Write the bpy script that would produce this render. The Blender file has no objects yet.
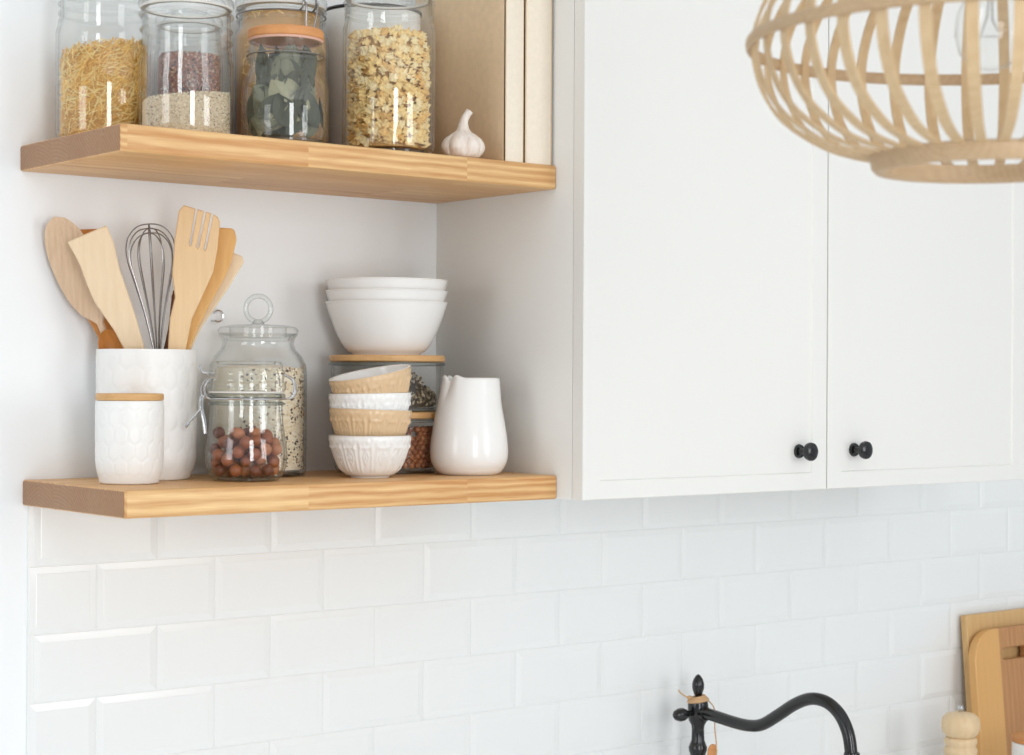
import bpy, bmesh, math, random
from mathutils import Vector, Matrix, Euler
from mathutils.geometry import tessellate_polygon
from math import pi, sin, cos, sqrt, atan2

SC = bpy.context.scene
COL = SC.collection
RND = random.Random(7)

# ------------------------------------------------------------------ materials
def lin(c):
    c = c / 255.0
    return c / 12.92 if c <= 0.04045 else ((c + 0.055) / 1.055) ** 2.4
def rgb(r, g, b):
    return (lin(r), lin(g), lin(b), 1.0)

class NT:
    def __init__(self, name):
        self.m = bpy.data.materials.new(name); self.m.use_nodes = True
        self.t = self.m.node_tree; self.t.nodes.clear()
        self.out = self.n('ShaderNodeOutputMaterial')
    def n(self, kind, **kw):
        nd = self.t.nodes.new(kind)
        for k, v in kw.items(): setattr(nd, k, v)
        return nd
    def l(self, a, b): self.t.links.new(a, b)
    def val(self, sock, v):
        if isinstance(v, bpy.types.NodeSocket): self.l(v, sock)
        else: sock.default_value = v
    def math(self, op, a, b=0.0, c=None):
        nd = self.n('ShaderNodeMath', operation=op)
        self.val(nd.inputs[0], a); self.val(nd.inputs[1], b)
        if c is not None: self.val(nd.inputs[2], c)
        return nd.outputs[0]
    def mix(self, fac, a, b, blend='MIX'):
        nd = self.n('ShaderNodeMix', data_type='RGBA', blend_type=blend)
        self.val(nd.inputs[0], fac); self.val(nd.inputs[6], a); self.val(nd.inputs[7], b)
        return nd.outputs[2]
    def ramp(self, fac, stops):
        nd = self.n('ShaderNodeValToRGB'); cr = nd.color_ramp
        while len(cr.elements) < len(stops): cr.elements.new(0.5)
        for e, (p, c) in zip(cr.elements, stops): e.position = p; e.color = c
        self.l(fac, nd.inputs[0]); return nd.outputs[0]
    def coords(self, scale=(1, 1, 1), loc=(0, 0, 0), rot=(0, 0, 0)):
        tc = self.n('ShaderNodeTexCoord'); mp = self.n('ShaderNodeMapping')
        self.l(tc.outputs['Object'], mp.inputs[0])
        mp.inputs['Scale'].default_value = scale; mp.inputs['Location'].default_value = loc
        mp.inputs['Rotation'].default_value = rot
        return mp.outputs[0]
    def noise(self, vec, scale, detail=3.0, rough=0.5, dist=0.0):
        nd = self.n('ShaderNodeTexNoise'); self.l(vec, nd.inputs['Vector'])
        nd.inputs['Scale'].default_value = scale; nd.inputs['Detail'].default_value = detail
        nd.inputs['Roughness'].default_value = rough; nd.inputs['Distortion'].default_value = dist
        return nd.outputs[0]
    def bump(self, h, strength, dist=0.001):
        nd = self.n('ShaderNodeBump'); nd.inputs['Strength'].default_value = strength
        nd.inputs['Distance'].default_value = dist; self.l(h, nd.inputs['Height']); return nd.outputs[0]
    def pbr(self, color, rough=0.5, metal=0.0, normal=None, coat=0.0, spec=0.5, sss=0.0):
        p = self.n('ShaderNodeBsdfPrincipled')
        self.val(p.inputs['Base Color'], color); self.val(p.inputs['Roughness'], rough)
        p.inputs['Metallic'].default_value = metal
        p.inputs['Coat Weight'].default_value = coat
        p.inputs['Specular IOR Level'].default_value = spec
        if normal is not None: self.l(normal, p.inputs['Normal'])
        self.l(p.outputs[0], self.out.inputs[0]); return self.m

def plain(name, c, rough=0.5, metal=0.0, coat=0.0, nscale=0.0, namp=0.06, bump=0.0, bscale=200, spec=0.5):
    k = NT(name); v = k.coords()
    col = c
    if nscale:
        f = k.noise(v, nscale, 4.0)
        d = tuple(x * (1 - namp * 2) for x in c[:3]) + (1,)
        col = k.mix(f, d, tuple(min(1, x * (1 + namp)) for x in c[:3]) + (1,))
    nrm = None
    if bump: nrm = k.bump(k.noise(v, bscale, 3.0), bump)
    return k.pbr(col, rough, metal, nrm, coat, spec)

def wood(name, light, dark, axis='X', ring=38.0, rough=0.5, stave=0.0, fine=0.25, off=(0.0, 0.03, 0.09), dist=1.6, bump=0.08, contrast=1.0, wave=0.12, lam=None):
    """Growth rings about an axis that runs along the board, fine pores stretched along it, optional glued staves."""
    k = NT(name)
    tc = k.n('ShaderNodeTexCoord'); base = tc.outputs['Object']
    sx = {'X': (0.18, 1, 1), 'Y': (1, 0.18, 1), 'Z': (1, 1, 0.18)}[axis]
    vm = k.n('ShaderNodeVectorMath', operation='MULTIPLY'); k.l(base, vm.inputs[0]); vm.inputs[1].default_value = sx
    vec = vm.outputs[0]
    tint = None
    if stave:
        sep = k.n('ShaderNodeSeparateXYZ'); k.l(base, sep.inputs[0])
        cell = k.math('FLOOR', k.math('MULTIPLY', sep.outputs[0], 1.0 / stave))
        row = k.math('FLOOR', k.math('MULTIPLY', sep.outputs[1], 1.0 / 0.0516))
        wn = k.n('ShaderNodeTexWhiteNoise', noise_dimensions='2D')
        cmb = k.n('ShaderNodeCombineXYZ'); k.l(k.math('ADD', cell, k.math('MULTIPLY', row, 3.37)), cmb.inputs[0]); k.l(row, cmb.inputs[1])
        k.l(cmb.outputs[0], wn.inputs['Vector'])
        sh = k.n('ShaderNodeVectorMath', operation='MULTIPLY_ADD')
        k.l(wn.outputs['Color'], sh.inputs[0]); sh.inputs[1].default_value = (0.3, 0.10, 0.06); k.l(vec, sh.inputs[2])
        vec = sh.outputs[0]; tint = wn.outputs['Value']
    mp = k.n('ShaderNodeMapping'); k.l(vec, mp.inputs[0]); mp.inputs['Location'].default_value = off
    wv = k.n('ShaderNodeTexWave', wave_type='RINGS', rings_direction=axis)
    k.l(mp.outputs[0], wv.inputs['Vector'])
    wv.inputs['Scale'].default_value = ring; wv.inputs['Distortion'].default_value = dist
    wv.inputs['Detail'].default_value = 2.0; wv.inputs['Detail Scale'].default_value = 0.9
    big = k.noise(vec, 9.0, 3.0)
    st = {'X': (0.03, 1, 1), 'Y': (1, 0.03, 1), 'Z': (1, 1, 0.03)}[axis]
    vf = k.n('ShaderNodeVectorMath', operation='MULTIPLY'); k.l(base, vf.inputs[0]); vf.inputs[1].default_value = st
    fn = k.noise(vf.outputs[0], 420.0, 4.0, 0.6)
    sm = {'X': (0.07, 1, 1), 'Y': (1, 0.07, 1), 'Z': (1, 1, 0.07)}[axis]
    vg = k.n('ShaderNodeVectorMath', operation='MULTIPLY'); k.l(vec, vg.inputs[0]); vg.inputs[1].default_value = tuple(x / y for x, y in zip(sm, sx))
    mid = k.noise(vg.outputs[0], 130.0, 3.0, 0.55, 0.6)
    f = k.math('ADD', k.math('MULTIPLY', wv.outputs['Fac'], wave), k.math('MULTIPLY', fn, fine))
    f = k.math('ADD', f, k.math('MULTIPLY', k.math('SUBTRACT', big, 0.5), 0.5))
    f = k.math('ADD', f, k.math('MULTIPLY', mid, 0.55))
    if tint is not None: f = k.math('ADD', f, k.math('MULTIPLY', k.math('SUBTRACT', tint, 0.5), 0.14))
    f = k.math('SUBTRACT', k.math('MULTIPLY', f, contrast), 0.12)
    col = k.ramp(f, [(0.05, light), (0.9, dark)])
    if lam:                                     # a lighter stave glued along one side
        tl = k.n('ShaderNodeTexCoord'); sl = k.n('ShaderNodeSeparateXYZ'); k.l(tl.outputs['Object'], sl.inputs[0])
        col = k.mix(k.math('LESS_THAN', sl.outputs[0], lam[0]), col, k.mix(0.75, col, lam[1]))
    if stave:                                   # sawn end grain drinks the oil and is browner
        tn = k.n('ShaderNodeTexCoord'); sn = k.n('ShaderNodeSeparateXYZ'); k.l(tn.outputs['Normal'], sn.inputs[0])
        ends = k.math('GREATER_THAN', k.math('ABSOLUTE', sn.outputs[0]), 0.8)
        col = k.mix(ends, col, k.mix(0.72, col, rgb(128, 88, 66)))
    return k.pbr(col, rough, 0, k.bump(fn, bump))

def glass_thin(name, tint=(0.985, 0.99, 0.988, 1), edge=(0.34, 0.37, 0.365, 1), power=6.5, gl=1.0):
    """Clear container glass: light goes straight through, mirror reflection by Fresnel, absorbs more along grazing paths."""
    k = NT(name)
    lw = k.n('ShaderNodeLayerWeight'); lw.inputs[0].default_value = 0.5
    f = k.math('POWER', lw.outputs['Facing'], power)
    tr = k.n('ShaderNodeBsdfTransparent'); k.l(k.mix(f, tint, edge), tr.inputs[0])
    gs = k.n('ShaderNodeBsdfGlossy'); gs.inputs['Roughness'].default_value = 0.0
    gs.inputs['Color'].default_value = (gl, gl, gl, 1)
    fr = k.math('MULTIPLY_ADD', k.math('POWER', lw.outputs['Facing'], 5.0), 0.80, 0.04)   # Schlick's Fresnel for a thin pane
    mx = k.n('ShaderNodeMixShader'); k.l(fr, mx.inputs[0])
    k.l(tr.outputs[0], mx.inputs[1]); k.l(gs.outputs[0], mx.inputs[2])
    k.l(mx.outputs[0], k.out.inputs[0]); return k.m

M = {}
M['wall'] = plain('painted_wall', rgb(244, 246, 247), 0.75, nscale=3, namp=0.012, bump=0.05, bscale=120)
M['ceiling'] = plain('ceiling_paint', rgb(247, 247, 247), 0.8)
M['floor'] = wood('floor_pale_oak', rgb(240, 238, 236), rgb(228, 225, 221), 'X', 14, 0.5)
M['tile'] = plain('glazed_tile', rgb(239, 240, 239), 0.17, nscale=5, namp=0.008, bump=0.02, bscale=14, spec=0.4)
M['cab'] = plain('cabinet_lacquer', rgb(233, 231, 226), 0.42, nscale=2, namp=0.008)
M['worktop'] = plain('pale_worktop', rgb(240, 240, 238), 0.4, nscale=30, namp=0.02)
M['shelf'] = wood('oak_shelf', rgb(246, 212, 154), rgb(198, 140, 82), 'X', 60, 0.45, stave=0.27, fine=0.55, dist=2.2, wave=0.34)
M['ceramic'] = plain('white_ceramic', rgb(240, 238, 235), 0.16, nscale=4, namp=0.01)
M['ceramic_matt'] = plain('matt_white_ceramic', rgb(240, 239, 236), 0.38, nscale=4, namp=0.012)
M['ceramic_beige'] = plain('beige_glaze', rgb(222, 190, 150), 0.22, nscale=10, namp=0.05)
M['bamboo'] = wood('bamboo_lid', rgb(226, 182, 124), rgb(190, 138, 84), 'X', 40, 0.45, fine=0.4)
M['beech'] = wood('beech', rgb(236, 204, 160), rgb(214, 172, 122), 'Z', 26, 0.5, fine=0.3, contrast=0.7)
M['beech_pale'] = wood('pale_beech', rgb(236, 212, 178), rgb(216, 184, 144), 'Z', 22, 0.5, fine=0.3, contrast=0.7)
M['beech_gold'] = wood('golden_wood', rgb(232, 186, 120), rgb(206, 150, 84), 'Z', 22, 0.45, fine=0.3)
M['olive'] = wood('greyed_wood', rgb(228, 200, 168), rgb(184, 148, 116), 'Z', 40, 0.5, fine=0.4, dist=3.0)
M['orange_wood'] = wood('orange_wood', rgb(214, 146, 76), rgb(160, 92, 40), 'Z', 40, 0.35, fine=0.3)
M['dark_wood'] = wood('dark_wood', rgb(140, 84, 44), rgb(92, 50, 26), 'Z', 40, 0.35)
M['lid_orange'] = wood('orange_lid_wood', rgb(214, 150, 92), rgb(184, 118, 64), 'X', 30, 0.5)
M['board'] = wood('acacia_board', rgb(206, 154, 102), rgb(156, 102, 58), 'Z', 22, 0.45, fine=0.4, dist=2.5, lam=(0.082, rgb(230, 178, 108)))
M['board_light'] = wood('light_board', rgb(222, 184, 128), rgb(196, 150, 94), 'Z', 16, 0.5)
M['mill'] = wood('pale_mill_wood', rgb(232, 206, 166), rgb(212, 176, 132), 'Z', 24, 0.4)
M['steel'] = plain('polished_steel', (0.62, 0.62, 0.63, 1), 0.18, 1.0)
M['wire'] = plain('dark_whisk_steel', (0.30, 0.28, 0.27, 1), 0.28, 1.0)
M['black_metal'] = plain('matt_black_metal', rgb(17, 17, 18), 0.20, 0.0, spec=0.6)
M['black_rim'] = plain('black_enamel', rgb(38, 36, 35), 0.3)
M['glass'] = glass_thin('clear_glass')
M['glass_thick'] = glass_thin('thick_clear_glass', (0.95, 0.965, 0.96, 1), (0.45, 0.49, 0.49, 1), 2.0)
M['rubber'] = plain('pink_seal', rgb(216, 170, 150), 0.6)
M['rubber_clear'] = plain('pale_seal', rgb(214, 210, 202), 0.5)
M['garlic'] = None
M['kraft'] = plain('kraft_board', rgb(222, 194, 158), 0.8, nscale=90, namp=0.07)
M['spine'] = plain('cream_cloth', rgb(240, 227, 208), 0.75, nscale=160, namp=0.04, bump=0.1, bscale=600)
M['paper'] = plain('page_paper', rgb(232, 222, 204), 0.8)
M['rattan'] = wood('rattan', rgb(216, 190, 150), rgb(184, 150, 108), 'Z', 40, 0.5, fine=0.4)
M['rattan_hoop'] = wood('rattan_hoop', rgb(202, 174, 138), rgb(168, 136, 100), 'X', 60, 0.5, fine=0.4)
M['cord'] = plain('pale_cord', rgb(226, 220, 208), 0.7)
M['brass'] = plain('brass_socket', rgb(206, 180, 130), 0.3, 1.0)
M['twine'] = plain('jute_twine', rgb(214, 174, 130), 0.8, nscale=400, namp=0.15)
def garlic_mat():
    k = NT('garlic_skin'); v = k.coords((1, 1, 0.12))
    f = k.noise(v, 220, 3)
    return k.pbr(k.ramp(f, [(0.25, rgb(246, 239, 230)), (0.75, rgb(226, 206, 192))]), 0.45)
M['garlic'] = garlic_mat()
FOOD = {}
for nm, c, r in [('straw', (246, 200, 108), .5), ('straw_dark', (224, 170, 80), .5), ('straw_pale', (252, 222, 150), .5),
                 ('grain', (226, 208, 178), .6), ('grain_dark', (200, 176, 142), .6), ('grain_white', (240, 230, 208), .6), ('grain_black', (120, 98, 80), .6),
                 ('red', (176, 98, 66), .5), ('red_pale', (226, 178, 148), .5), ('red_dark', (96, 48, 38), .5),
                 ('pasta', (248, 214, 146), .5), ('pasta_pale', (248, 224, 172), .5), ('pasta_gold', (236, 190, 116), .5),
                 ('oat', (242, 224, 192), .65), ('oat_white', (248, 236, 214), .65), ('seed_dark', (72, 54, 44), .5), ('seed_brown', (150, 108, 74), .5),
                 ('nut', (150, 82, 46), .4), ('nut_dark', (104, 52, 34), .4), ('nut_pale', (182, 116, 76), .45),
                 ('leaf', (122, 122, 98), .6), ('leaf_dark', (78, 80, 62), .6), ('leaf_pale', (160, 156, 126), .6),
                 ('herb', (136, 118, 92), .7), ('herb_pale', (206, 192, 164), .7), ('herb_dark', (86, 74, 60), .7),
                 ('pea', (190, 128, 88), .5), ('pea_dark', (158, 98, 66), .5), ('brown', (206, 164, 112), .6), ('brown_dark', (148, 100, 60), .6)]:
    FOOD[nm] = plain('food_' + nm, rgb(*c), r, nscale=300, namp=0.08)

# ------------------------------------------------------------------ mesh builder
class MB:
    def __init__(self): self.v = []; self.f = []; self.mi = []; self.cur = 0
    def add(self, verts, faces, mi=None):
        o = len(self.v); self.v += [tuple(p) for p in verts]
        self.f += [tuple(i + o for i in fc) for fc in faces]
        self.mi += [self.cur if mi is None else mi] * len(faces)
    def lathe(self, prof, seg=48, disp=None, close=False, M4=None):
        """Surface of revolution about Z; prof is (r, z) pairs; disp(theta, i, r, z) may return a new (r, z)."""
        verts, idx = [], []
        for i, (r, z) in enumerate(prof):
            if r < 1e-6:
                idx.append([len(verts)] * seg); verts.append((0, 0, z)); continue
            row = []
            for s in range(seg):
                t = 2 * pi * s / seg; rr, zz = (r, z) if disp is None else disp(t, i, r, z)
                row.append(len(verts)); verts.append((rr * cos(t), rr * sin(t), zz))
            idx.append(row)
        faces = []
        rows = list(zip(idx, idx[1:] + idx[:1])) if close else list(zip(idx, idx[1:]))
        for a, b in rows:
            for s in range(seg):
                s2 = (s + 1) % seg; q = []
                for p in (a[s], a[s2], b[s2], b[s]):
                    if p not in q: q.append(p)
                if len(q) >= 3: faces.append(q)
        if M4 is not None: verts = [M4 @ Vector(p) for p in verts]
        self.add(verts, faces)
    def tube(self, path, rad, seg=10, closed=False, caps=True, flat=1.0):
        path = [Vector(p) for p in path]; n = len(path)
        if not hasattr(rad, '__len__'): rad = [rad] * n
        verts, faces = [], []
        up = None
        for i, p in enumerate(path):
            a = path[(i - 1) % n] if closed or i > 0 else p; b = path[(i + 1) % n] if closed or i < n - 1 else p
            t = (b - a).normalized()
            if up is None:
                up = Vector((0, 0, 1)) if abs(t.z) < 0.9 else Vector((1, 0, 0))
            u = (up - t * up.dot(t)).normalized(); w = t.cross(u); up = u
            for s in range(seg):
                g = 2 * pi * s / seg
                verts.append(p + u * cos(g) * rad[i] + w * sin(g) * rad[i] * flat)
        for i in range(n if closed else n - 1):
            j = (i + 1) % n
            for s in range(seg):
                s2 = (s + 1) % seg
                faces.append((i * seg + s, i * seg + s2, j * seg + s2, j * seg + s))
        if caps and not closed:
            faces.append(tuple(range(seg))[::-1]); faces.append(tuple((n - 1) * seg + s for s in range(seg)))
        self.add(verts, faces)
    def box(self, lo, hi, bev=0.0, seg=2, M4=None):
        bm = bmesh.new(); bmesh.ops.create_cube(bm, size=1.0)
        c = [(a + b) / 2 for a, b in zip(lo, hi)]; d = [b - a for a, b in zip(lo, hi)]
        for v in bm.verts: v.co = Vector((v.co.x * d[0] + c[0], v.co.y * d[1] + c[1], v.co.z * d[2] + c[2]))
        if bev: bmesh.ops.bevel(bm, geom=list(bm.edges), offset=bev, segments=seg, profile=0.5, affect='EDGES')
        if M4 is not None: bm.transform(M4)
        bm.verts.index_update()
        self.add([v.co.copy() for v in bm.verts], [[v.index for v in f.verts] for f in bm.faces]); bm.free()
    def poly(self, outer, thick, holes=(), warp=None, bev=0.0, sub=0):
        """Flat outline in XZ pulled to a thickness along Y; edges rounded over by bev; warp bends the result."""
        loops = [list(outer)] + [list(h) for h in holes]
        def inset(loop, d, sgn):
            n = len(loop); o = []
            for i in range(n):
                a, b, c = Vector(loop[i - 1]), Vector(loop[i]), Vector(loop[(i + 1) % n])
                e1 = (b - a).normalized(); e2 = (c - b).normalized()
                nn = Vector((-(e1.y + e2.y), e1.x + e2.x))
                if nn.length < 1e-6: nn = Vector((-e1.y, e1.x))
                nn.normalize(); o.append(tuple(b + nn * d * sgn))
            return o
        def area(l): return sum(l[i - 1][0] * l[i][1] - l[i][0] * l[i - 1][1] for i in range(len(l)))
        loops = [l if area(l) > 0 else l[::-1] for l in loops[:1]] + [l if area(l) < 0 else l[::-1] for l in loops[1:]]
        ins = [inset(l, bev, 1) for l in loops] if bev else loops
        verts, faces = [], []
        def layer(ls, y):
            ids = []
            for l in ls:
                ids.append(list(range(len(verts), len(verts) + len(l))))
                verts.extend((p[0], y, p[1]) for p in l)
            return ids
        h = thick / 2
        L = [layer(ins, -h), layer(loops, -h + bev), layer(loops, h - bev), layer(ins, h)] if bev else [layer(loops, -h), layer(loops, h)]
        tri = tessellate_polygon([[Vector((p[0], p[1], 0)) for p in l] for l in ins])
        flat0 = [i for l in L[0] for i in l]; flat1 = [i for l in L[-1] for i in l]
        for t in tri:
            a, b, c = (verts[flat0[i]] for i in t)
            s = (b[0] - a[0]) * (c[2] - a[2]) - (b[2] - a[2]) * (c[0] - a[0])
            t = t if s > 0 else t[::-1]
            faces.append([flat0[i] for i in t]); faces.append([flat1[i] for i in t][::-1])
        for A, B in zip(L, L[1:]):
            for la, lb in zip(A, B):
                n = len(la)
                for i in range(n):
                    j = (i + 1) % n; faces.append((la[j], la[i], lb[i], lb[j]))
        if warp: verts = [warp(*p) for p in verts]
        self.add(verts, faces)
    def blob(self, c, r, sc=(1, 1, 1), rot=None, lvl=1):
        bm = bmesh.new(); bmesh.ops.create_icosphere(bm, subdivisions=lvl, radius=r)
        R = rot.to_matrix() if rot else Matrix.Identity(3)
        bm.verts.index_update(); c = Vector(c)
        self.add([c + R @ Vector((v.co.x * sc[0], v.co.y * sc[1], v.co.z * sc[2])) for v in bm.verts], [[v.index for v in f.verts] for f in bm.faces]); bm.free()
    def build(self, name, mats, parent=None, loc=None, rot=None, smooth=35):
        me = bpy.data.meshes.new(name); me.from_pydata(self.v, [], self.f)
        mats = mats if isinstance(mats, (list, tuple)) else [mats]
        for m in mats: me.materials.append(m)
        me.polygons.foreach_set('material_index', [min(i, len(mats) - 1) for i in self.mi])
        me.update()
        bm = bmesh.new(); bm.from_mesh(me); bmesh.ops.recalc_face_normals(bm, faces=list(bm.faces)); bm.to_mesh(me); bm.free()
        if smooth:
            me.polygons.foreach_set('use_smooth', [True] * len(me.polygons)); me.set_sharp_from_angle(angle=math.radians(smooth))
        o = bpy.data.objects.new(name, me); COL.objects.link(o)
        if parent: o.parent = parent
        if loc is not None: o.location = loc
        if rot is not None: o.rotation_euler = rot
        return o

def tag(o, label, cat, group=None, kind=None):
    o['label'] = label; o['category'] = cat
    if group: o['group'] = group
    if kind: o['kind'] = kind
    return o
def thing(name, label, cat, loc=(0, 0, 0), rot=(0, 0, 0), group=None):
    o = bpy.data.objects.new(name, None); COL.objects.link(o); o.empty_display_size = 0.05
    o.location = loc; o.rotation_euler = rot
    return tag(o, label, cat, group)
def struct(o):
    o['kind'] = 'structure'; return o
def smoothstep(a, b, x):
    t = max(0.0, min(1.0, (x - a) / (b - a))); return t * t * (3 - 2 * t)
def spline(pts, n=8, closed=False):
    """Catmull-Rom through the points (any dimension)."""
    P = [Vector(p) for p in pts]; out = []; N = len(P)
    for i in range(N if closed else N - 1):
        p0 = P[(i - 1) % N] if closed or i > 0 else P[i] * 2 - P[i + 1]
        p1, p2 = P[i], P[(i + 1) % N]
        p3 = P[(i + 2) % N] if closed or i + 2 < N else p2 * 2 - p1
        for k in range(n):
            t = k / n
            out.append(0.5 * (2 * p1 + (p2 - p0) * t + (2 * p0 - 5 * p1 + 4 * p2 - p3) * t * t + (3 * p1 - p0 - 3 * p2 + p3) * t ** 3))
    if not closed: out.append(P[-1])
    return out
def shell(outer, wall, floor_t):
    """Closed container profile: outer (r, z) from the foot to the rim, then back down the inside."""
    inner = [(max(r - wall, 0.0), z) for r, z in outer if z > outer[0][1] + floor_t]
    zf = outer[0][1] + floor_t
    return [(0, outer[0][1])] + outer + inner[::-1] + [(inner[0][0] * 0.96, zf), (0, zf)]

# ------------------------------------------------------------------ the room
ZL, ZU, T = 1.427, 1.893, 0.036          # tops of the two shelves, their thickness
SX = 0.709                               # left side of the wall cabinet
b = MB(); b.box((-1.6, 0.0, 0.0), (3.6, 0.12, 2.7)); struct(b.build('wall_back', M['wall']))
b = MB(); b.box((-1.6, -4.2, -0.1), (3.6, 0.12, 0.0)); struct(b.build('floor', M['floor']))
b = MB(); b.box((-1.6, -4.2, 2.7), (3.6, 0.12, 2.8)); struct(b.build('ceiling', M['ceiling']))
# bevelled subway tiles in running bond, one mesh of the wall covering
b = MB()
tw, th, gap, bev, dep = 0.192, 0.0958, 0.0008, 0.0100, 0.0039
x_start, x_end, z_top = 0.004, 3.2, 1.4005
b.box((x_start, -0.0040, 0.74), (x_end, 0.001, z_top))
for r in range(7):
    z1 = z_top - r * th - gap / 2; z0 = z1 - th + gap
    xs = 0.0114 - (tw / 2 if r % 2 else 0)
    x = xs
    while x < x_end:
        xa, xb = max(x + gap / 2, x_start + 0.001), min(x + tw - gap / 2, x_end)
        if xb - xa > 0.03:
            jit = RND.uniform(-0.0006, 0.0006)
            yo, yi = -0.0020, -0.0022 - dep + jit
            ring = lambda d, y: [(xa + d, y, z0 + d), (xb - d, y, z0 + d), (xb - d, y, z1 - d), (xa + d, y, z1 - d)]
            L = [ring(0, yo), ring(0, yo - 0.0022), ring(0.0008, yo - 0.003), ring(bev, yi), ring(bev + 0.001, yi - 0.0003)]
            fs = []
            for k in range(len(L) - 1):
                for q in range(4):
                    q2 = (q + 1) % 4; fs.append((k * 4 + q, k * 4 + q2, k * 4 + 4 + q2, k * 4 + 4 + q))
            n = (len(L) - 1) * 4; fs.append((n, n + 1, n + 2, n + 3))
            b.add([p for l in L for p in l], fs)
        x += tw
struct(b.build('wall_back_tiles', M['tile'], smooth=8))

# ------------------------------------------------------------------ shelves
for zt, xl, dp, lab in ((ZU, -0.010, 0.3065, 'upper thick oak wall shelf carrying tall glass jars and books'),
                        (ZL, -0.004, 0.3115, 'lower thick oak wall shelf carrying canisters, bowls and a pitcher')):
    b = MB(); b.box((xl, -dp, -T), (SX, 0.0, 0.0), 0.0035, 3)
    o = b.build('wall_shelf', M['shelf'], loc=(0, 0, zt)); tag(o, lab, 'shelf', 'oak wall shelves')

# ------------------------------------------------------------------ wall cabinet
cab = thing('wall_cabinet', 'white two-door wall cabinet with black knobs above the tiled wall', 'cabinet', (SX, 0, 1.392))
CW, CH, CD = 1.0655, 0.95, 0.345
b = MB(); b.box((0, -CD, 0.0), (0.018, 0, CH), 0.0008); b.box((CW - 0.018, -CD, 0), (CW, 0, CH), 0.0008)
b.box((0.018, -CD, 0.001), (CW - 0.018, 0, 0.019)); b.box((0.018, -CD, CH - 0.018), (CW - 0.018, 0, CH)); b.box((0.018, -0.012, 0.019), (CW - 0.018, -0.004, CH - 0.018))
b.build('carcass', M['cab'], cab)
def door(x0, x1, knob_x):
    b = MB(); z0, z1 = 0.0, CH; y0, y1 = -0.3705, -0.3465; fr = 0.034; rec = 0.0035
    L = []
    def ring(d, y): return [(x0 + d, y, z0 + d * .80), (x1 - d, y, z0 + d * .80), (x1 - d, y, z1 - d), (x0 + d, y, z1 - d)]
    L = [ring(0.0, y1), ring(0, y0 + 0.0012), ring(0.0012, y0), ring(fr, y0), ring(fr + 0.0025, y0 + rec)]
    fs = [(3, 2, 1, 0)]
    for k in range(len(L) - 1):
        for q in range(4):
            q2 = (q + 1) % 4; fs.append((k * 4 + q, k * 4 + q2, k * 4 + 4 + q2, k * 4 + 4 + q))
    n = (len(L) - 1) * 4; fs.append((n, n + 1, n + 2, n + 3))
    b.add([p for l in L for p in l], fs)
    d = b.build('door', M['cab'], cab, smooth=20)
    k = MB(); pr = [(0, 0), (0.0115, 0), (0.0118, 0.0015), (0.0105, 0.0045), (0.006, 0.006), (0.0046, 0.010), (0.0050, 0.017), (0.010, 0.020), (0.0142, 0.0225),
                    (0.0153, 0.0262), (0.0145, 0.0297), (0.010, 0.0325), (0.004, 0.0334), (0, 0.0335)]
    k.lathe(pr, 32, M4=Matrix.Translation((knob_x, y0 + rec, 0.0637)) @ Matrix.Rotation(pi / 2, 4, 'X'))
    kb = k.build('knob', M['black_metal'], d); kb['label'] = 'round black door knob'
    return d
door(0.0, 0.5308, 1.176 - SX)['label'] = 'left cabinet door'
door(0.5335, 1.0655, 1.310 - SX)['label'] = 'right cabinet door'

# ------------------------------------------------------------------ glass jars
def solid_fill(b, R, h, slope=(0, 0), seg=40, z0=0.006, mi=0):
    """Body of packed food: a cylinder with a sloping, rounded top."""
    top = lambda x, y: h + slope[0] * x + slope[1] * y
    verts, faces = [], []
    rings = [(1.0, 0), (1.0, 1), (0.97, 2), (0.6, 2), (0.0, 2)]
    for s in range(seg):
        t = 2 * pi * s / seg; x, y = R * cos(t), R * sin(t); verts += [(x, y, z0), (x, y, top(x, y) - 0.004), (x * .95, y * .95, top(x * .95, y * .95)), (x * .5, y * .5, top(x * .5, y * .5) + 0.001)]
    for s in range(seg):
        a, c = s * 4, ((s + 1) % seg) * 4
        for q in range(3): faces.append((a + q, c + q, c + q + 1, a + q + 1))
    faces.append([s * 4 for s in range(seg)][::-1]); faces.append([s * 4 + 3 for s in range(seg)])
    b.add(verts, faces, mi)
def grains(b, R, h, n, r, slope=(0, 0), nm=3, weights=None, sc=(1, 1, 0.8), z0=0.006, lvl=1, half=True):
    for i in range(n):
        t = RND.uniform(-pi, 0.35 * pi) if half else RND.uniform(-pi, pi)
        if RND.random() < 0.16:
            q = R * sqrt(RND.random()) * 0.97; x, y = q * cos(t), q * sin(t); z = h + slope[0] * x + slope[1] * y
        else:
            q = R - r * 0.3; x, y = q * cos(t), q * sin(t); z = RND.uniform(z0 + r, h + slope[0] * x + slope[1] * y)
        k = RND.choices(range(nm), weights)[0] if weights else RND.randrange(nm)
        b.cur = k; b.blob((x, y, z), r * RND.uniform(0.75, 1.15), sc, Euler((RND.uniform(0, 6), RND.uniform(0, 6), RND.uniform(0, 6))), lvl)
    b.cur = 0

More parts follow.
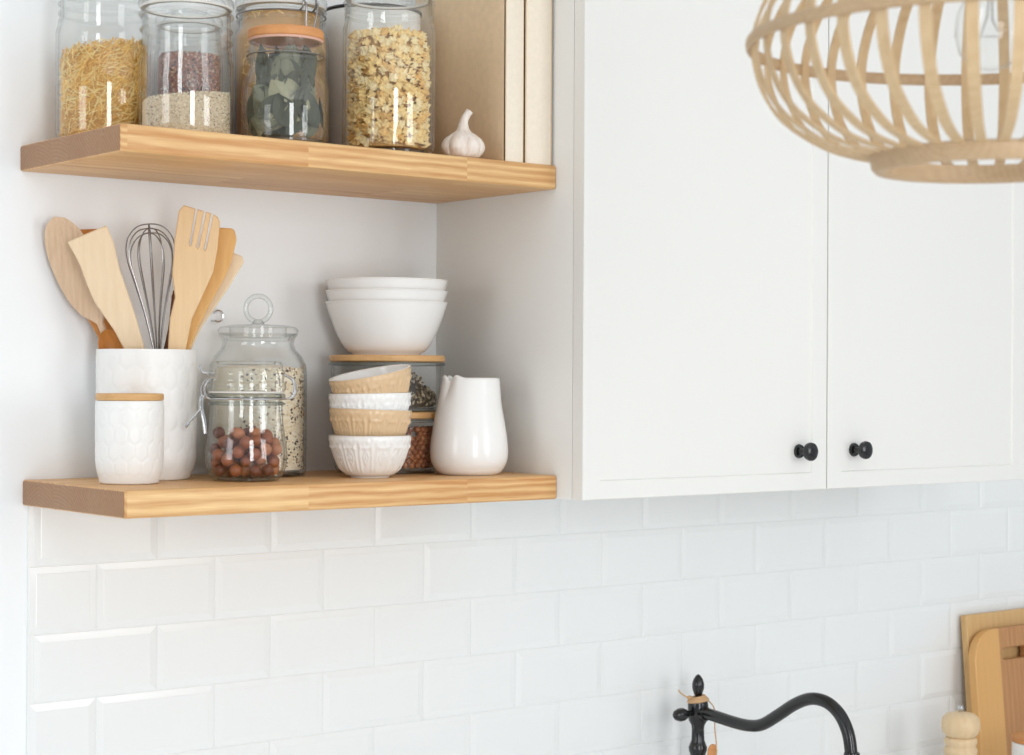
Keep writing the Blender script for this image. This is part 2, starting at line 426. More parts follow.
def jar_body(outer, parent, base=True, wall=0.0032, floor_t=0.006, seg=72):
    b = MB(); b.lathe(shell(outer, wall, floor_t), seg, close=False); o = b.build('glass_body', M['glass'], parent)
    if base:
        r0 = outer[1][0] if len(outer) > 1 else outer[0][0]
        k = MB(); k.lathe([(r0 - 0.006, 0.0006), (r0 - 0.001, 0.0018), (r0 - 0.0006, 0.0052), (r0 - 0.007, 0.0056)], seg, close=True)
        q = k.build('base_rim', M['glass_thick'], parent)
    return o
def ridge(b, r, z, rad, seg=72):
    b.lathe([(r + rad * cos(a), z + rad * sin(a)) for a in [2 * pi * i / 8 for i in range(8)]], seg, close=True)
def storage_jar(name, label, loc, R, body_h, neck_r, neck_h, lid_top, bottom_r=None, rz=0):
    """Wide glass storage jar: body, ridged neck, pressed glass lid with a rubber seal."""
    t = thing(name, label, 'jar', loc, (0, 0, rz), 'tall glass storage jars')
    br = bottom_r or R * 0.93
    out = [(br - 0.004, 0.0), (br, 0.001), (R - 0.001, 0.010), (R, 0.018), (R, body_h * 0.5), (R, body_h - 0.014), (R - 0.003, body_h - 0.005), ((R + neck_r) / 2, body_h + 0.001), (neck_r, body_h + 0.006), (neck_r, body_h + neck_h)]
    jar_body(out, t)
    zt = body_h + neck_h
    b = MB(); ridge(b, neck_r + 0.001, body_h + neck_h * 0.25, 0.0022); ridge(b, neck_r + 0.001, body_h + neck_h * 0.52, 0.0022); ridge(b, neck_r + 0.0015, body_h + neck_h * 0.85, 0.003)
    b.build('neck_ridge', M['glass'], t)
    b = MB(); b.lathe([(neck_r - 0.006, zt), (neck_r + 0.002, zt), (neck_r + 0.002, zt + 0.003), (neck_r - 0.006, zt + 0.003)], 64, close=True)
    b.build('seal', M['rubber_clear'], t)
    b = MB(); p = [(neck_r + 0.004, zt + 0.003), (neck_r + 0.005, zt + 0.006), (neck_r + 0.004, zt + 0.012), (neck_r - 0.004, zt + 0.016), (neck_r * 0.8, zt + lid_top * 0.7), (neck_r * 0.4, zt + lid_top), (0, zt + lid_top + 0.002)]
    b.lathe(p + [(0, zt + lid_top - 0.002), (neck_r * 0.38, zt + lid_top - 0.004), (neck_r * 0.75, zt + lid_top * 0.6), (neck_r - 0.008, zt + 0.012), (neck_r - 0.004, zt + 0.0035)], 64)
    ridge(b, neck_r * 0.55, zt + lid_top * 0.93, 0.0025, 48)
    b.build('lid', M['glass'], t)
    return t
def wire_clip(parent, R, z, ang, h=0.03, lever=True, mat=None):
    """Bail wire of a clip-top jar: band wires round the neck, hinge loop and closing lever at the given angle."""
    mat = mat or M['steel']
    c, s = cos(ang), sin(ang)
    def P(rad, tang, zz): return (c * rad - s * tang, s * rad + c * tang, zz)
    b = MB(); b.tube([( (R + .0012) * cos(a), (R + .0012) * sin(a), z) for a in [2 * pi * i / 64 for i in range(64)]], 0.0013, 8, closed=True)
    band = b.build('wire_band', mat, parent)
    b = MB(); w = 0.011
    b.tube(spline([P(R + .001, -w, z), P(R + .008, -w, z + .004), P(R + .010, -w, z + h * .55), P(R + .004, -w * .8, z + h), P(R - .006, -w * .4, z + h + .003),
                   P(R - .006, w * .4, z + h + .003), P(R + .004, w * .8, z + h), P(R + .010, w, z + h * .55), P(R + .008, w, z + .004), P(R + .001, w, z)], 5), 0.0014, 8)
    b.build('bail_wire', mat, parent)
    if lever:
        b = MB(); b.tube(spline([P(R + .011, -w, z + h * .5), P(R + .016, -w * .9, z + .004), P(R + .012, -w * .7, z - .022), P(R + .010, -w * .3, z - .034), P(R + .010, w * .3, z - .034), P(R + .012, w * .7, z - .022), P(R + .016, w * .9, z + .004), P(R + .011, w, z + h * .5)], 5), 0.0015, 8)
        b.build('lever', mat, parent)

def stuff_obj(b, name, mats, loc, label, cat, smooth=30):
    o = b.build(name, mats, loc=loc, smooth=smooth); tag(o, label, cat, None, 'stuff'); return o

# vermicelli jar, far left of the upper shelf
p = (0.072, -0.09, ZU)
storage_jar('storage_jar', 'tall glass jar of thin golden vermicelli at the left end of upper shelf', p, 0.0645, 0.166, 0.0585, 0.048, 0.03)
b = MB(); Rf = 0.0600; hv = 0.125; slv = (0.12, -0.10)
solid_fill(b, Rf - 0.004, hv - 0.006, slv, mi=1)
for i in range(2600):
    t = RND.uniform(-pi * 1.05, 0.3 * pi); q = Rf - RND.uniform(0.0008, 0.0045); x, y = q * cos(t), q * sin(t)
    if RND.random() < 0.16: q = Rf * sqrt(RND.random()) * .96; x, y = q * cos(t), q * sin(t); z = hv + slv[0] * x + slv[1] * y
    else: z = RND.uniform(0.009, hv + slv[0] * x + slv[1] * y)
    L = RND.uniform(0.007, 0.014); a = RND.gauss(0.5, 0.75)
    tx, ty = -sin(t), cos(t)
    d = Vector((tx * cos(a), ty * cos(a), sin(a))) * L
    A, B = Vector((x, y, z)) - d, Vector((x, y, z)) + d
    for Q in (A, B):
        Q.z = max(0.0075, Q.z); rr = sqrt(Q.x ** 2 + Q.y ** 2)
        if rr > Rf: Q.x *= Rf / rr; Q.y *= Rf / rr
    b.cur = RND.randrange(3); b.tube([A, B], 0.00075, 4, caps=False)
b.cur = 0
stuff_obj(b, 'vermicelli', [FOOD['straw'], FOOD['straw_dark'], FOOD['straw_pale']], p, 'heap of short golden vermicelli sticks filling the leftmost upper jar', 'pasta', 0)

# quinoa jar
p = (0.137, -0.207, ZU)
storage_jar('storage_jar', 'wide clear glass jar with a low layer of pale quinoa', p, 0.0635, 0.116, 0.0595, 0.060, 0.034)
b = MB(); Rf = 0.0592; solid_fill(b, Rf - 0.001, 0.058, (0.10, -0.02), mi=0)
grains(b, Rf, 0.058, 4200, 0.0011, (0.10, -0.02), 4, [4, 2, 3, .35])
stuff_obj(b, 'quinoa', [FOOD['grain'], FOOD['grain_dark'], FOOD['grain_white'], FOOD['grain_black']], p, 'layer of pale quinoa grains low in a clear jar', 'grain', 0)
# red quinoa jar behind it
p = (0.222, -0.058, ZU)
storage_jar('storage_jar', 'narrow glass jar of dark red grain behind the quinoa jar', p, 0.0490, 0.158, 0.0440, 0.026, 0.025)
b = MB(); Rf = 0.0448; solid_fill(b, Rf - 0.001, 0.142, (0, 0), mi=0)
grains(b, Rf, 0.142, 3000, 0.0019, (0, 0), 3, [3, 2, 2])
stuff_obj(b, 'red_grain', [FOOD['red'], FOOD['red_pale'], FOOD['red_dark']], p, 'dark red grain filling the narrow back jar', 'grain', 0)
# clip-top jar at the back
p = (0.360, -0.086, ZU)
t = thing('clip_top_jar', 'big clip-top glass jar of brown dry goods behind the dried leaf jar', 'jar', p, (0, 0, 0), 'clip-top jars')
R = 0.0705
jar_body([(R - .008, 0), (R - .003, .001), (R, .010), (R, .09), (R, .176), (R - .003, .186), (R - .008, .193), (R - .009, .200), (R - .009, .222)], t)
b = MB(); ridge(b, R - .007, .204, .0025); ridge(b, R - .006, .219, .003); b.build('neck_ridge', M['glass'], t)
b = MB(); b.lathe([(R - .018, .2225), (R - .004, .2225), (R - .004, .2255), (R - .018, .2255)], 64, close=True); b.build('seal', M['rubber_clear'], t)
b = MB(); b.lathe([(R - .004, .226), (R - .002, .229), (R - .003, .236), (R - .012, .241), (R * .7, .252), (R * .3, .256), (0, .257), (0, .253), (R * .3, .252), (R * .66, .247), (R - .016, .237), (R - .010, .227)], 64); b.build('lid', M['glass'], t)
wire_clip(t, R - .006, .212, math.radians(-88), .026, True, M['wire'])
b = MB(); b.lathe([(0, .006), (R - .006, .006), (R - .0045, .012), (R - .0045, .180), (R - .012, .194), (R - .014, .215), (0, .216)], 48)
for i in range(420):
    a = RND.uniform(-pi, .3 * pi); z = RND.uniform(.012, .214); q = R - .0055 if z < .18 else R - .0145
    b.cur = RND.randrange(1, 4); tt = Vector((-sin(a), cos(a), 0)); L = RND.uniform(.006, .011); ang = RND.uniform(0, pi)
    d = (tt * cos(ang) + Vector((0, 0, 1)) * sin(ang)) * L; c0 = Vector((q * cos(a), q * sin(a), z))
    e0, e1 = c0 - d, c0 + d
    for e in (e0, e1):
        e.z = min(max(e.z, .012), .214); qq = R - .0052 if e.z < .18 else R - .0140; k_ = qq / sqrt(e.x ** 2 + e.y ** 2); e.x *= min(1, k_); e.y *= min(1, k_)
    b.tube([e0, e1], 0.0018, 6)
b.cur = 0
stuff_obj(b, 'dry_goods', [FOOD['brown'], FOOD['brown'], FOOD['pasta_gold'], FOOD['pasta']], p, 'beige and brown dry goods filling the big clip-top jar', 'food', 30)

# jar of dried bay leaves with a wooden lid
p = (0.272, -0.243, ZU)
t = thing('spice_jar', 'square-shouldered glass jar of dried leaves with an orange wooden lid', 'jar', p)
R = 0.0600
jar_body([(R - .008, 0), (R - .003, .001), (R, .008), (R, .05), (R, .078), (R - .002, .088), (R - .007, .097), (R - .010, .105), (R - .010, .142)], t)
b = MB(); ridge(b, R - .0085, .117, .0025); ridge(b, R - .0085, .128, .0025); b.build('neck_ridge', M['glass'], t)
b = MB(); b.lathe([(R - .014, .1425), (R - .009, .1425), (R - .008, .1455), (R - .014, .1455)], 56, close=True); b.build('seal', M['rubber'], t)
b = MB(); b.lathe([(0, .1455), (R - .009, .1455), (R - .0075, .147), (R - .0075, .157), (R - .009, .159), (0, .1595)], 64); b.build('lid', M['lid_orange'], t)
b = MB()
b.tube([((R - .0068) * cos(a), (R - .0068) * sin(a), .1225) for a in [2 * pi * i / 64 for i in range(64)]], .0012, 8, closed=True)
b.build('wire_band', M['wire'], t)
leafmats = [FOOD['leaf'], FOOD['leaf_dark'], FOOD['leaf_pale']]
def leaf_mesh(L, W, curl):
    b = MB(); n = 10; verts, faces = [], []
    for i in range(n + 1):
        u = i / n; w = W * (sin(pi * u ** 0.85) ** 0.8 if 0 < u < 1 else 0.02)
        for j in range(5):
            s = (j - 2) / 2; verts.append((s * w, curl * (s * s * w * 0.5 + (u - .5) ** 2 * L * 0.6) - 0.0008 * (1 if j == 2 else 0), (u - .5) * L))
    m = len(verts); verts += [(x, y + 0.0006, z) for x, y, z in verts]
    for i in range(n):
        for j in range(4):
            a = i * 5 + j; faces.append((a, a + 1, a + 6, a + 5)); faces.append((m + a, m + a + 5, m + a + 6, m + a + 1))
        for j in (0, 4):
            a = i * 5 + j; faces.append((a, a + 5, m + a + 5, m + a))
    faces.append([0, 1, 2, 3, 4, m + 4, m + 3, m + 2, m + 1, m]); e = n * 5; faces.append([e, e + 1, e + 2, e + 3, e + 4, m + e + 4, m + e + 3, m + e + 2, m + e + 1, m + e])
    b.add(verts, faces)
    b.tube([(0, curl * (u - .5) ** 2 * L * .6 - .0008, (u - .5) * L) for u in [i / 8 for i in range(9)]], 0.0006, 5)
    return b
leaf_src = [leaf_mesh(.066, .020, .5).build('dried_leaf', leafmats[0]), leaf_mesh(.056, .018, -.4).build('dried_leaf', leafmats[1]), leaf_mesh(.050, .019, .8).build('dried_leaf', leafmats[2])]
cam_dir = atan2(-0.783, -0.621)          # direction from the shelf to the camera, about -128 degrees
leaf_used = 0
for k in range(110):
    ang = cam_dir + RND.uniform(-1.55, 1.55) if k < 95 else RND.uniform(-pi, pi)
    z = RND.uniform(.024, .118); lim = R - .0065 if z < .068 else R - .0195
    q = lim * RND.uniform(.90, 1.0) if k < 66 else lim * RND.uniform(.3, .8)
    s = leaf_src[k % 3]
    o = s if leaf_used < 3 else s.copy()
    if leaf_used >= 3: COL.objects.link(o)
    leaf_used += 1
    o.location = (p[0] + q * .93 * cos(ang), p[1] + q * .93 * sin(ang), p[2] + z)
    o.rotation_euler = Euler((RND.uniform(-.10, .10), RND.choice((RND.uniform(-.7, .7), RND.uniform(-2.6, 2.6))), ang + pi / 2 + RND.uniform(-.25, .25)))
    ey = abs(cos(o.rotation_euler.y)); sc = .95 - .28 * (1 - ey)
    hL = {0: .033, 1: .028, 2: .025}[k % 3] * max(.45, ey)
    sc = min(sc, (z - .008) / hL, (.138 - z) / hL)
    if z + hL * sc > .088 and z < .072: o.location.x -= .11 * q * cos(ang); o.location.y -= .11 * q * sin(ang)
    o.scale = (sc,) * 3
    tag(o, 'grey-green dried leaf packed in the glass jar with the wooden lid', 'leaf', 'dried leaves in the jar')

# white enamel canister with a dark rim, behind the pasta
p = (0.519, -0.09, ZU)
t = thing('enamel_canister', 'white canister with a black rim behind the jar of ruffled pasta', 'canister', p)
b = MB(); b.lathe(shell([(.066, 0), (.070, .002), (.0735, .02), (.0745, .235)], .002, .003), 64); b.build('body', M['ceramic_matt'], t)
b = MB(); ridge(b, .0745, .2365, .0028); b.build('rim', M['black_rim'], t)

# jar of ruffled pasta
p = (0.452, -0.234, ZU)
storage_jar('storage_jar', 'wide glass jar full of small ruffled pasta next to the garlic', p, 0.0672, 0.197, 0.0620, 0.028, 0.03, 0.058)
def pasta_mesh(L, W, ph, amp=.0022, bend=.6):
    b = MB(); n, m = 12, 5; V, F = [], []
    for i in range(n + 1):
        u = i / n - .5; a = u * bend * 2.6
        for j in range(m):
            s = (j / (m - 1) - .5) * W; e = abs(j / (m - 1) - .5) * 2
            yy = amp * sin(u * 18 + ph) * e * (1 if j > 2 else -1)
            V.append((sin(a) * L / (bend * 2.6), yy + (1 - cos(a)) * L / (bend * 2.6), s))
    k = len(V); V += [(x, y + .0011, z) for x, y, z in V]
    for i in range(n):
        for j in range(m - 1):
            a = i * m + j; F.append((a, a + 1, a + m + 1, a + m)); F.append((k + a, k + a + m, k + a + m + 1, k + a + 1))
        for j in (0, m - 1): a = i * m + j; F.append((a, a + m, k + a + m, k + a))
    for e in (0, n * m): F.append([e + j for j in range(m)] + [k + e + j for j in range(m)][::-1])
    b.add(V, F); return b
psrc = []
for q in range(6):
    psrc.append(pasta_mesh(RND.uniform(.017, .022), RND.uniform(.009, .012), q * 1.1, .003, RND.uniform(.4, 1.3)).build('pasta_piece', FOOD[['pasta', 'pasta_pale', 'pasta_gold', 'pasta', 'pasta_pale', 'pasta'][q]], smooth=60))
pu = 0
def put_pasta(x, y, z):
    global pu
    s = psrc[pu % 6] if pu < 6 else RND.choice(psrc)
    o = s if pu < 6 else s.copy()
    if pu >= 6: COL.objects.link(o)
    pu += 1
    o.location = (p[0] + x, p[1] + y, p[2] + z)
    a = atan2(y, x)
    o.rotation_euler = (RND.uniform(-.5, .5), RND.uniform(-pi, pi), a + pi / 2 + RND.uniform(-.35, .35))
    tag(o, 'small ruffled dry pasta piece in the wide jar beside the garlic', 'pasta', 'ruffled pasta pieces in the jar')
for row in range(15):                     # against the front half of the glass
    z = .018 + row * .0108
    for cidx in range(15):
        a = cam_dir + (cidx - 7 + (.5 if row % 2 else 0)) * .205 + RND.uniform(-.05, .05)
        q = .0588 * (.955 if z > .165 else 1) + RND.uniform(-.003, .0005)
        put_pasta(q * cos(a), q * sin(a), z + RND.uniform(-.003, .003))
for k in range(70):                       # second layer and the top
    a = cam_dir + RND.uniform(-1.9, 1.9); q = RND.uniform(.046, .052)
    put_pasta(q * cos(a), q * sin(a), RND.uniform(.02, .172))
    if pu >= 298: break
b = MB(); b.cur = 2; b.lathe([(0, .010), (.0470, .010), (.0470, .170), (.04, .178), (0, .180)], 36); b.cur = 0   # the rest, deeper in the jar
for k in range(420):
    a = RND.uniform(-pi, pi); q = .052 * sqrt(RND.uniform(.2, 1)); pm = pasta_mesh(RND.uniform(.017, .022), RND.uniform(.009, .012), RND.uniform(0, 6), .003, RND.uniform(.4, 1.3))
    Mx = Matrix.Translation((q * cos(a), q * sin(a), RND.uniform(.018, .176))) @ Euler((RND.uniform(-.5, .5), RND.uniform(-pi, pi), a + pi / 2 + RND.uniform(-.5, .5))).to_matrix().to_4x4()
    b.add([Mx @ Vector(v) for v in pm.v], pm.f, k % 3)
stuff_obj(b, 'pasta_heap', [FOOD['pasta'], FOOD['pasta_pale'], FOOD['pasta_gold']], p, 'mass of ruffled pasta filling the inside of the wide jar', 'pasta', 60)

# garlic
t = thing('garlic_bulb', 'whole garlic bulb with a short dry stem standing on the upper shelf', 'garlic', (0.557, -0.274, ZU), (0, 0, -0.67))
def gd(tt, i, r, z):
    k = abs(sin(3.0 * tt + 0.9)) ** 0.75; lob = 1.02 - 0.20 * (1 - k) * smoothstep(0.0, 0.012, z) * smoothstep(0.046, 0.03, z)
    return (r * lob * (1 + .03 * sin(tt * 2)), z)
pr = spline([(0, 0.001), (.010, 0.0), (.022, .003), (.0300, .012), (.0315, .020), (.0275, .029), (.019, .036), (.0115, .041), (.0085, .046), (.0070, .053)], 4)
b = MB(); b.lathe([(max(q.x, 0), max(q.y, 0)) for q in pr], 84, gd); b.build('bulb', M['garlic'], t, smooth=80)
b = MB(); b.tube(spline([(0, 0, .048), (.0008, 0, .056), (.0042, .001, .064), (.0092, .002, .0715)], 5), [.0072] * 3 + [.0064] * 4 + [.0058] * 4 + [.0054] * 4 + [.0058], 14)
b.build('stem', M['garlic'], t)

# books
for x0, w, h, lab in ((0.6160, 0.0345, 0.30, 'cream-spined book with a brown kraft cover standing next to the garlic'), (0.6535, 0.0515, 0.30, 'thicker cream-spined book standing against the cabinet side')):
    t = thing('book', lab, 'book', (x0, -0.303, ZU), (0, 0, 0), 'books on the upper shelf')
    b = MB(); b.box((0, .004, 0), (.003, .235, h), .0006); b.box((w - .003, .004, 0), (w, .235, h), .0006); c = b.build('cover_board', M['kraft'], t); c['label'] = 'brown kraft cover board'
    b = MB(); pts = [(x, -0.0035 * sin(pi * x / w) + .0045) for x in [w * i / 10 for i in range(11)]]
    V = [(x, y, z) for z in (0, h) for x, y in pts] + [(x, y + .0028, z) for z in (0, h) for x, y in pts]
    F = []
    for i in range(10): F += [(i, i + 1, 12 + i, 11 + i), (22 + i, 33 + i, 34 + i, 23 + i), (i, 22 + i, 23 + i, i + 1), (11 + i, 12 + i, 34 + i, 33 + i)]
    F += [(0, 11, 33, 22), (10, 32, 43, 21)]
    b.add(V, F); b.build('spine', M['spine'], t)
    b = MB(); b.box((.0034, .009, .003), (w - .0034, .231, h - .003), .0008); b.build('page_block', M['paper'], t)

# ------------------------------------------------------------------ lower shelf: canisters
def hexd(u, v):
    """Distance to the nearest edge of a honeycomb of unit cells (0 on the edge, 0.5 in the middle)."""
    s3 = sqrt(3); best = None
    for du, dv in ((0, 0), (.5, s3 / 2)):
        a = (u - du + .5) % 1.0 - .5; c = (v - dv + s3 / 2) % s3 - s3 / 2
        d = max(abs(a), abs(a) * .5 + abs(c) * s3 / 2)
        best = d if best is None else min(best, d)
    return .5 - best
def canister(name, label, loc, R, H, cell, plain_top, lid, rim_only=False):
    t = thing(name, label, 'canister', loc)
    rb = R * .86; n = 80
    out = [(rb - .004, 0), (rb, .0012)] + [(rb + (R * .985 - rb) * smoothstep(0, .035, z) ** .6 + R * .015 * z / H, z) for z in [.003 + (H - .003) * i / n for i in range(n + 1)]]
    cnt = max(6, round(2 * pi * R / cell)); s = 2 * pi * R / cnt
    def disp(tt, i, r, z):
        if 2 < i < n + 3 and .006 < z < H * plain_top:
            d = hexd(tt * cnt / (2 * pi), z / (s * 1.35)); k = smoothstep(.02, .13, d) * smoothstep(.006, .016, z) * smoothstep(H * plain_top, H * plain_top - .006, z)
            return (r + .0006 * k, z)
        return (r, z)
    inner = [(R - .005, H), (R - .006, H - .004), (R - .0065, .02), (R * .7, .008), (0, .008)]
    b = MB(); b.lathe([(0, 0)] + out + inner, 208, disp); b.build('body', M['ceramic_matt'], t, smooth=60)
    if lid:
        b = MB(); b.lathe([(0, H + .0005), (R - .001, H + .0005), (R, H + .002), (R, H + .0085), (R - .0015, H + .010), (0, H + .010)], 64); b.build('lid', M['bamboo'], t)
    return t
CAN = Vector((0.148, -0.076, ZL))
canister('utensil_canister', 'tall white embossed canister holding wooden utensils', CAN, 0.0700, 0.183, 0.024, .97, False)
canister('storage_canister', 'small white embossed canister with a thin bamboo lid', (0.0765, -0.166, ZL), 0.0455, 0.112, 0.019, .97, True)

# utensils: u = metres to the photo's right across the canister, h = height above the shelf
RU = Vector((0.783, -0.621, 0)); FU = Vector((0.621, 0.783, 0))       # across, and away from the camera
MM = 0.00140
def uz(px, py): return ((px - 146.0) * MM, (479.0 - py) * MM)
def place_utensil(obj, depth):
    """The local frame of a utensil: x across, y away from the camera, z up; origin at the canister foot."""
    obj.location = CAN + FU * depth; obj.rotation_euler = (0, 0, atan2(RU.y, RU.x))
def rounded(pts, n=5): return [(q.x, q.y) for q in spline(pts, n, True)]
def arc_corner(pts, r, n=4):
    """Rounds the corners of a polygon with the given radius per corner."""
    out = []; N = len(pts)
    for i in range(N):
        a, c, d = Vector(pts[i - 1]), Vector(pts[i]), Vector(pts[(i + 1) % N]); rr = r[i] if hasattr(r, '__len__') else r
        if rr <= 0: out.append(tuple(c)); continue
        u = (a - c); v = (d - c); k = min(rr, u.length * .45, v.length * .45); p1 = c + u.normalized() * k; p2 = c + v.normalized() * k
        for j in range(n + 1):
            t = j / n; out.append(tuple(p1 * (1 - t) ** 2 + c * 2 * t * (1 - t) + p2 * t * t))
    return out
def flat_utensil(name, label, cat, px_outline, thick, mat, depth, radii, lean=0.0, bend=0.0):
    pts = [uz(*q) for q in px_outline]
    if radii == 'spline': out = rounded(pts, 5)
    else: out = arc_corner(pts, radii)
    t = thing(name, label, cat); place_utensil(t, depth)
    # local origin at the foot so the grain runs along the handle
    lo = min(q[1] for q in pts)
    b = MB(); b.poly(out, thick, bev=thick * .3, warp=lambda x, y, z: (x, y + lean * (z - .15) + bend * max(0, z - .19) ** 2, z))
    return t, b
# fork
def fork():
    L = [(170, 352), (172, 318), (177, 297), (174, 275), (176, 240), (180, 211), (185, 205.5)]
    tines = []
    top = lambda x: 205.5 + (x - 185) * .285
    for xs, xe in ((197.6, 191.8), (206.2, 199.4), (213.6, 206.8)):
        w = 1.1
        tines += [(xs - w, top(xs - w)), (xe - w, 244.5 + (xe - 192) * .3), (xe, 246.5 + (xe - 192) * .3), (xe + w, 244.5 + (xe - 192) * .3), (xs + w, top(xs + w))]
    Rr = [(219, 217), (221.5, 222), (219, 250), (215, 272), (205, 294), (194, 318), (187, 352)]
    return [(x - 1.5 * max(0, 352 - y) / 146, y - 3 * max(0, 352 - y) / 146) for x, y in L + tines + Rr]
t, b = flat_utensil('slotted_turner', 'broad wooden turner with three long slots in its head, front of the canister', 'utensil', [(x, y) for x, y in fork()] + [(178, 455), (160, 455)], .006, M['beech'], -.022, 0, .04, .2)
b.build('blade', M['beech'], t)
# spatula at the front left
t, b = flat_utensil('spatula', 'pale flat wooden spatula with a straight slanted top', 'utensil',
    [(130, 352), (119, 330), (100, 302), (92, 282), (85, 262), (74.5, 242.5), (113.5, 226), (120.5, 244), (125, 268), (133, 292), (141, 318), (149.5, 352), (172, 440), (160, 446)], .006, M['beech_pale'], -.030, [0, 4e-3, 8e-3, 6e-3, 6e-3, 3e-3, 3e-3, 6e-3, 6e-3, 6e-3, 6e-3, 0, 0, 0], -.13, .0)
b.build('blade', M['beech_pale'], t)
# rounded turner behind the fork and the pale one behind that
t, b = flat_utensil('turner', 'golden wooden turner with a rounded corner, right behind the slotted turner', 'utensil',
    [(172, 352), (186, 318), (197, 296), (204, 270), (206, 245), (211, 224), (233, 225), (236, 236), (231, 258), (226, 272), (213, 296), (200, 322), (188.5, 352), (160, 450), (146, 450)], .006, M['beech_gold'], -.008, [0, 5e-3, 5e-3, 5e-3, 5e-3, 4e-3, 6e-3, 6e-3, 6e-3, 6e-3, 6e-3, 5e-3, 0, 0, 0], .04, .2)
b.build('blade', M['beech_gold'], t)
t, b = flat_utensil('turner', 'pale wooden turner at the far right of the utensil canister', 'utensil',
    [(172, 352), (192, 312), (208, 280), (228, 248), (241, 253), (242.5, 259), (228, 284), (212, 308), (200, 326), (188.5, 352), (150, 450), (136, 446)], .005, M['beech_pale'], .005, [0, 4e-3, 4e-3, 2e-3, 3e-3, 3e-3, 4e-3, 4e-3, 4e-3, 0, 0, 0], .03, .1)
b.build('blade', M['beech_pale'], t)
# orange flat spatula behind the big spoon
t, b = flat_utensil('spatula', 'orange-brown wooden spatula mostly hidden behind the big spoon', 'utensil',
    [(103.5, 352), (89, 325), (75, 301), (74, 270), (73, 232), (77, 227.5), (101, 226.5), (104, 231), (104, 270), (108, 302), (113, 325), (120, 352), (140, 440), (128, 444)], .006, M['orange_wood'], .018, [0, 4e-3, 4e-3, 6e-3, 4e-3, 3e-3, 3e-3, 4e-3, 5e-3, 5e-3, 5e-3, 0, 0, 0], -.11, 0)
b.build('blade', M['orange_wood'], t)
# dark curved handle
t = thing('wooden_stick', 'thin dark brown wooden handle curving behind the slotted turner', 'utensil'); place_utensil(t, .012)
b = MB(); b.tube([(uz(q.x, q.y)[0], 0, uz(q.x, q.y)[1]) for q in spline([(150, 440), (160, 365), (164, 349), (168.5, 328), (171.5, 305), (172.5, 288)], 6)], [.0042] * 22 + [.0046] * 4 + [.0044] * 3 + [.003] * 2, 12); b.build('handle', M['dark_wood'], t)

def spoon(name, label, tip, base, foot, W, L_bowl, cup, mat, depth, thick=.005, face=1, roll=0.0, lean=0.0):
    """Carved spoon laid along tip -> base -> foot (photo points across the canister), with a hollowed oval bowl."""
    A, B, C = (Vector((uz(*q)[0], uz(*q)[1])) for q in (tip, base, foot))
    path = spline([A, A.lerp(B, .5), B, B.lerp(C, .5), C], 12)
    t = thing(name, label, 'utensil'); place_utensil(t, depth)
    n = len(path); cs = 15; V, F = [], []
    acc = 0.0; tot = sum((path[i + 1] - path[i]).length for i in range(n - 1))
    for i, q in enumerate(path):
        if i: acc += (q - path[i - 1]).length
        d = (path[min(i + 1, n - 1)] - path[max(i - 1, 0)]).normalized(); nx = Vector((-d.y, d.x))
        u = acc / L_bowl
        w = W * sqrt(max(0.0, 1 - abs(2 * min(u, 1) - 1) ** 2.3)) if u < 1 else 0
        w = max(w, .0052 * smoothstep(.55, .9, u), .0006)
        dep = cup * sin(pi * min(u, 1)) ** .8 if u < 1 else 0
        for side in (0, 1):
            for j in range(cs):
                s = -1 + 2 * j / (cs - 1)
                cupy = face * (dep * (1 - s * s))                         # hollow towards the camera
                hh = thick * (.5 if u < 1 else 1.0) * sqrt(max(0, 1 - s ** 4)) * (.6 + .4 * smoothstep(.7, 1.1, u))
                y = cupy + (hh if side else -hh * (1 if u >= .9 else .4)) + roll * s * w
                pt = q + nx * (s * w); V.append((pt.x, y - lean * max(0.0, pt.y - .17), pt.y))
    for i in range(n - 1):
        for side in (0, 1):
            for j in range(cs - 1):
                a = (i * 2 + side) * cs + j; c = ((i + 1) * 2 + side) * cs + j
                F.append((a, a + 1, c + 1, c) if side == 0 else (a, c, c + 1, a + 1))
        for j in (0, cs - 1): F.append(((i * 2) * cs + j, ((i + 1) * 2) * cs + j, ((i + 1) * 2 + 1) * cs + j, (i * 2 + 1) * cs + j))
    for i in (0, n - 1): F.append([(i * 2) * cs + j for j in range(cs)] + [(i * 2 + 1) * cs + j for j in range(cs)][::-1])
    b = MB(); b.add(V, F); b.build('bowl_and_handle', mat, t, smooth=70)
    return t
spoon('wooden_spoon', 'big greyish wooden spoon leaning out at the far left of the canister', (58, 217), (97, 312), (142, 440), .0325, .155, .007, M['olive'], .000, lean=.20)
spoon('wooden_scoop', 'small glossy orange wooden spoon bowl peeking over the canister rim', (109, 328.5), (120, 368), (136, 440), .0175, .058, .014, M['orange_wood'], -.027, .004)
# balloon whisk
t = thing('whisk', 'steel balloon whisk standing in the middle of the canister', 'whisk'); place_utensil(t, .004)
top = uz(147, 221); neck = uz(156, 352)
ax = Vector((top[0] - neck[0], 0, top[1] - neck[1])); Lw = ax.length; az = ax.normalized(); axx = Vector((az.z, 0, -az.x)); ayy = Vector((0, 1, 0))
Nk = Vector((neck[0], 0, neck[1]))
for k in range(6):
    a = pi * k / 6 + .15; dr = axx * cos(a) + ayy * sin(a); Lk = Lw * (1 - .035 * (k % 3))
    prof = [(.0030, -.035), (.0045, 0), (.013, .28), (.0250, .55), (.0335, .74), (.0320, .88), (.019, .975), (0, 1.0)]
    pts = [Nk + dr * r + az * (Lk * s if s > 0 else s) for r, s in prof] + [Nk - dr * r + az * (Lk * s if s > 0 else s) for r, s in prof[-2::-1]]
    b = MB(); b.tube(spline(pts, 6), .0009, 7); b.build('wire', M['wire'], t)
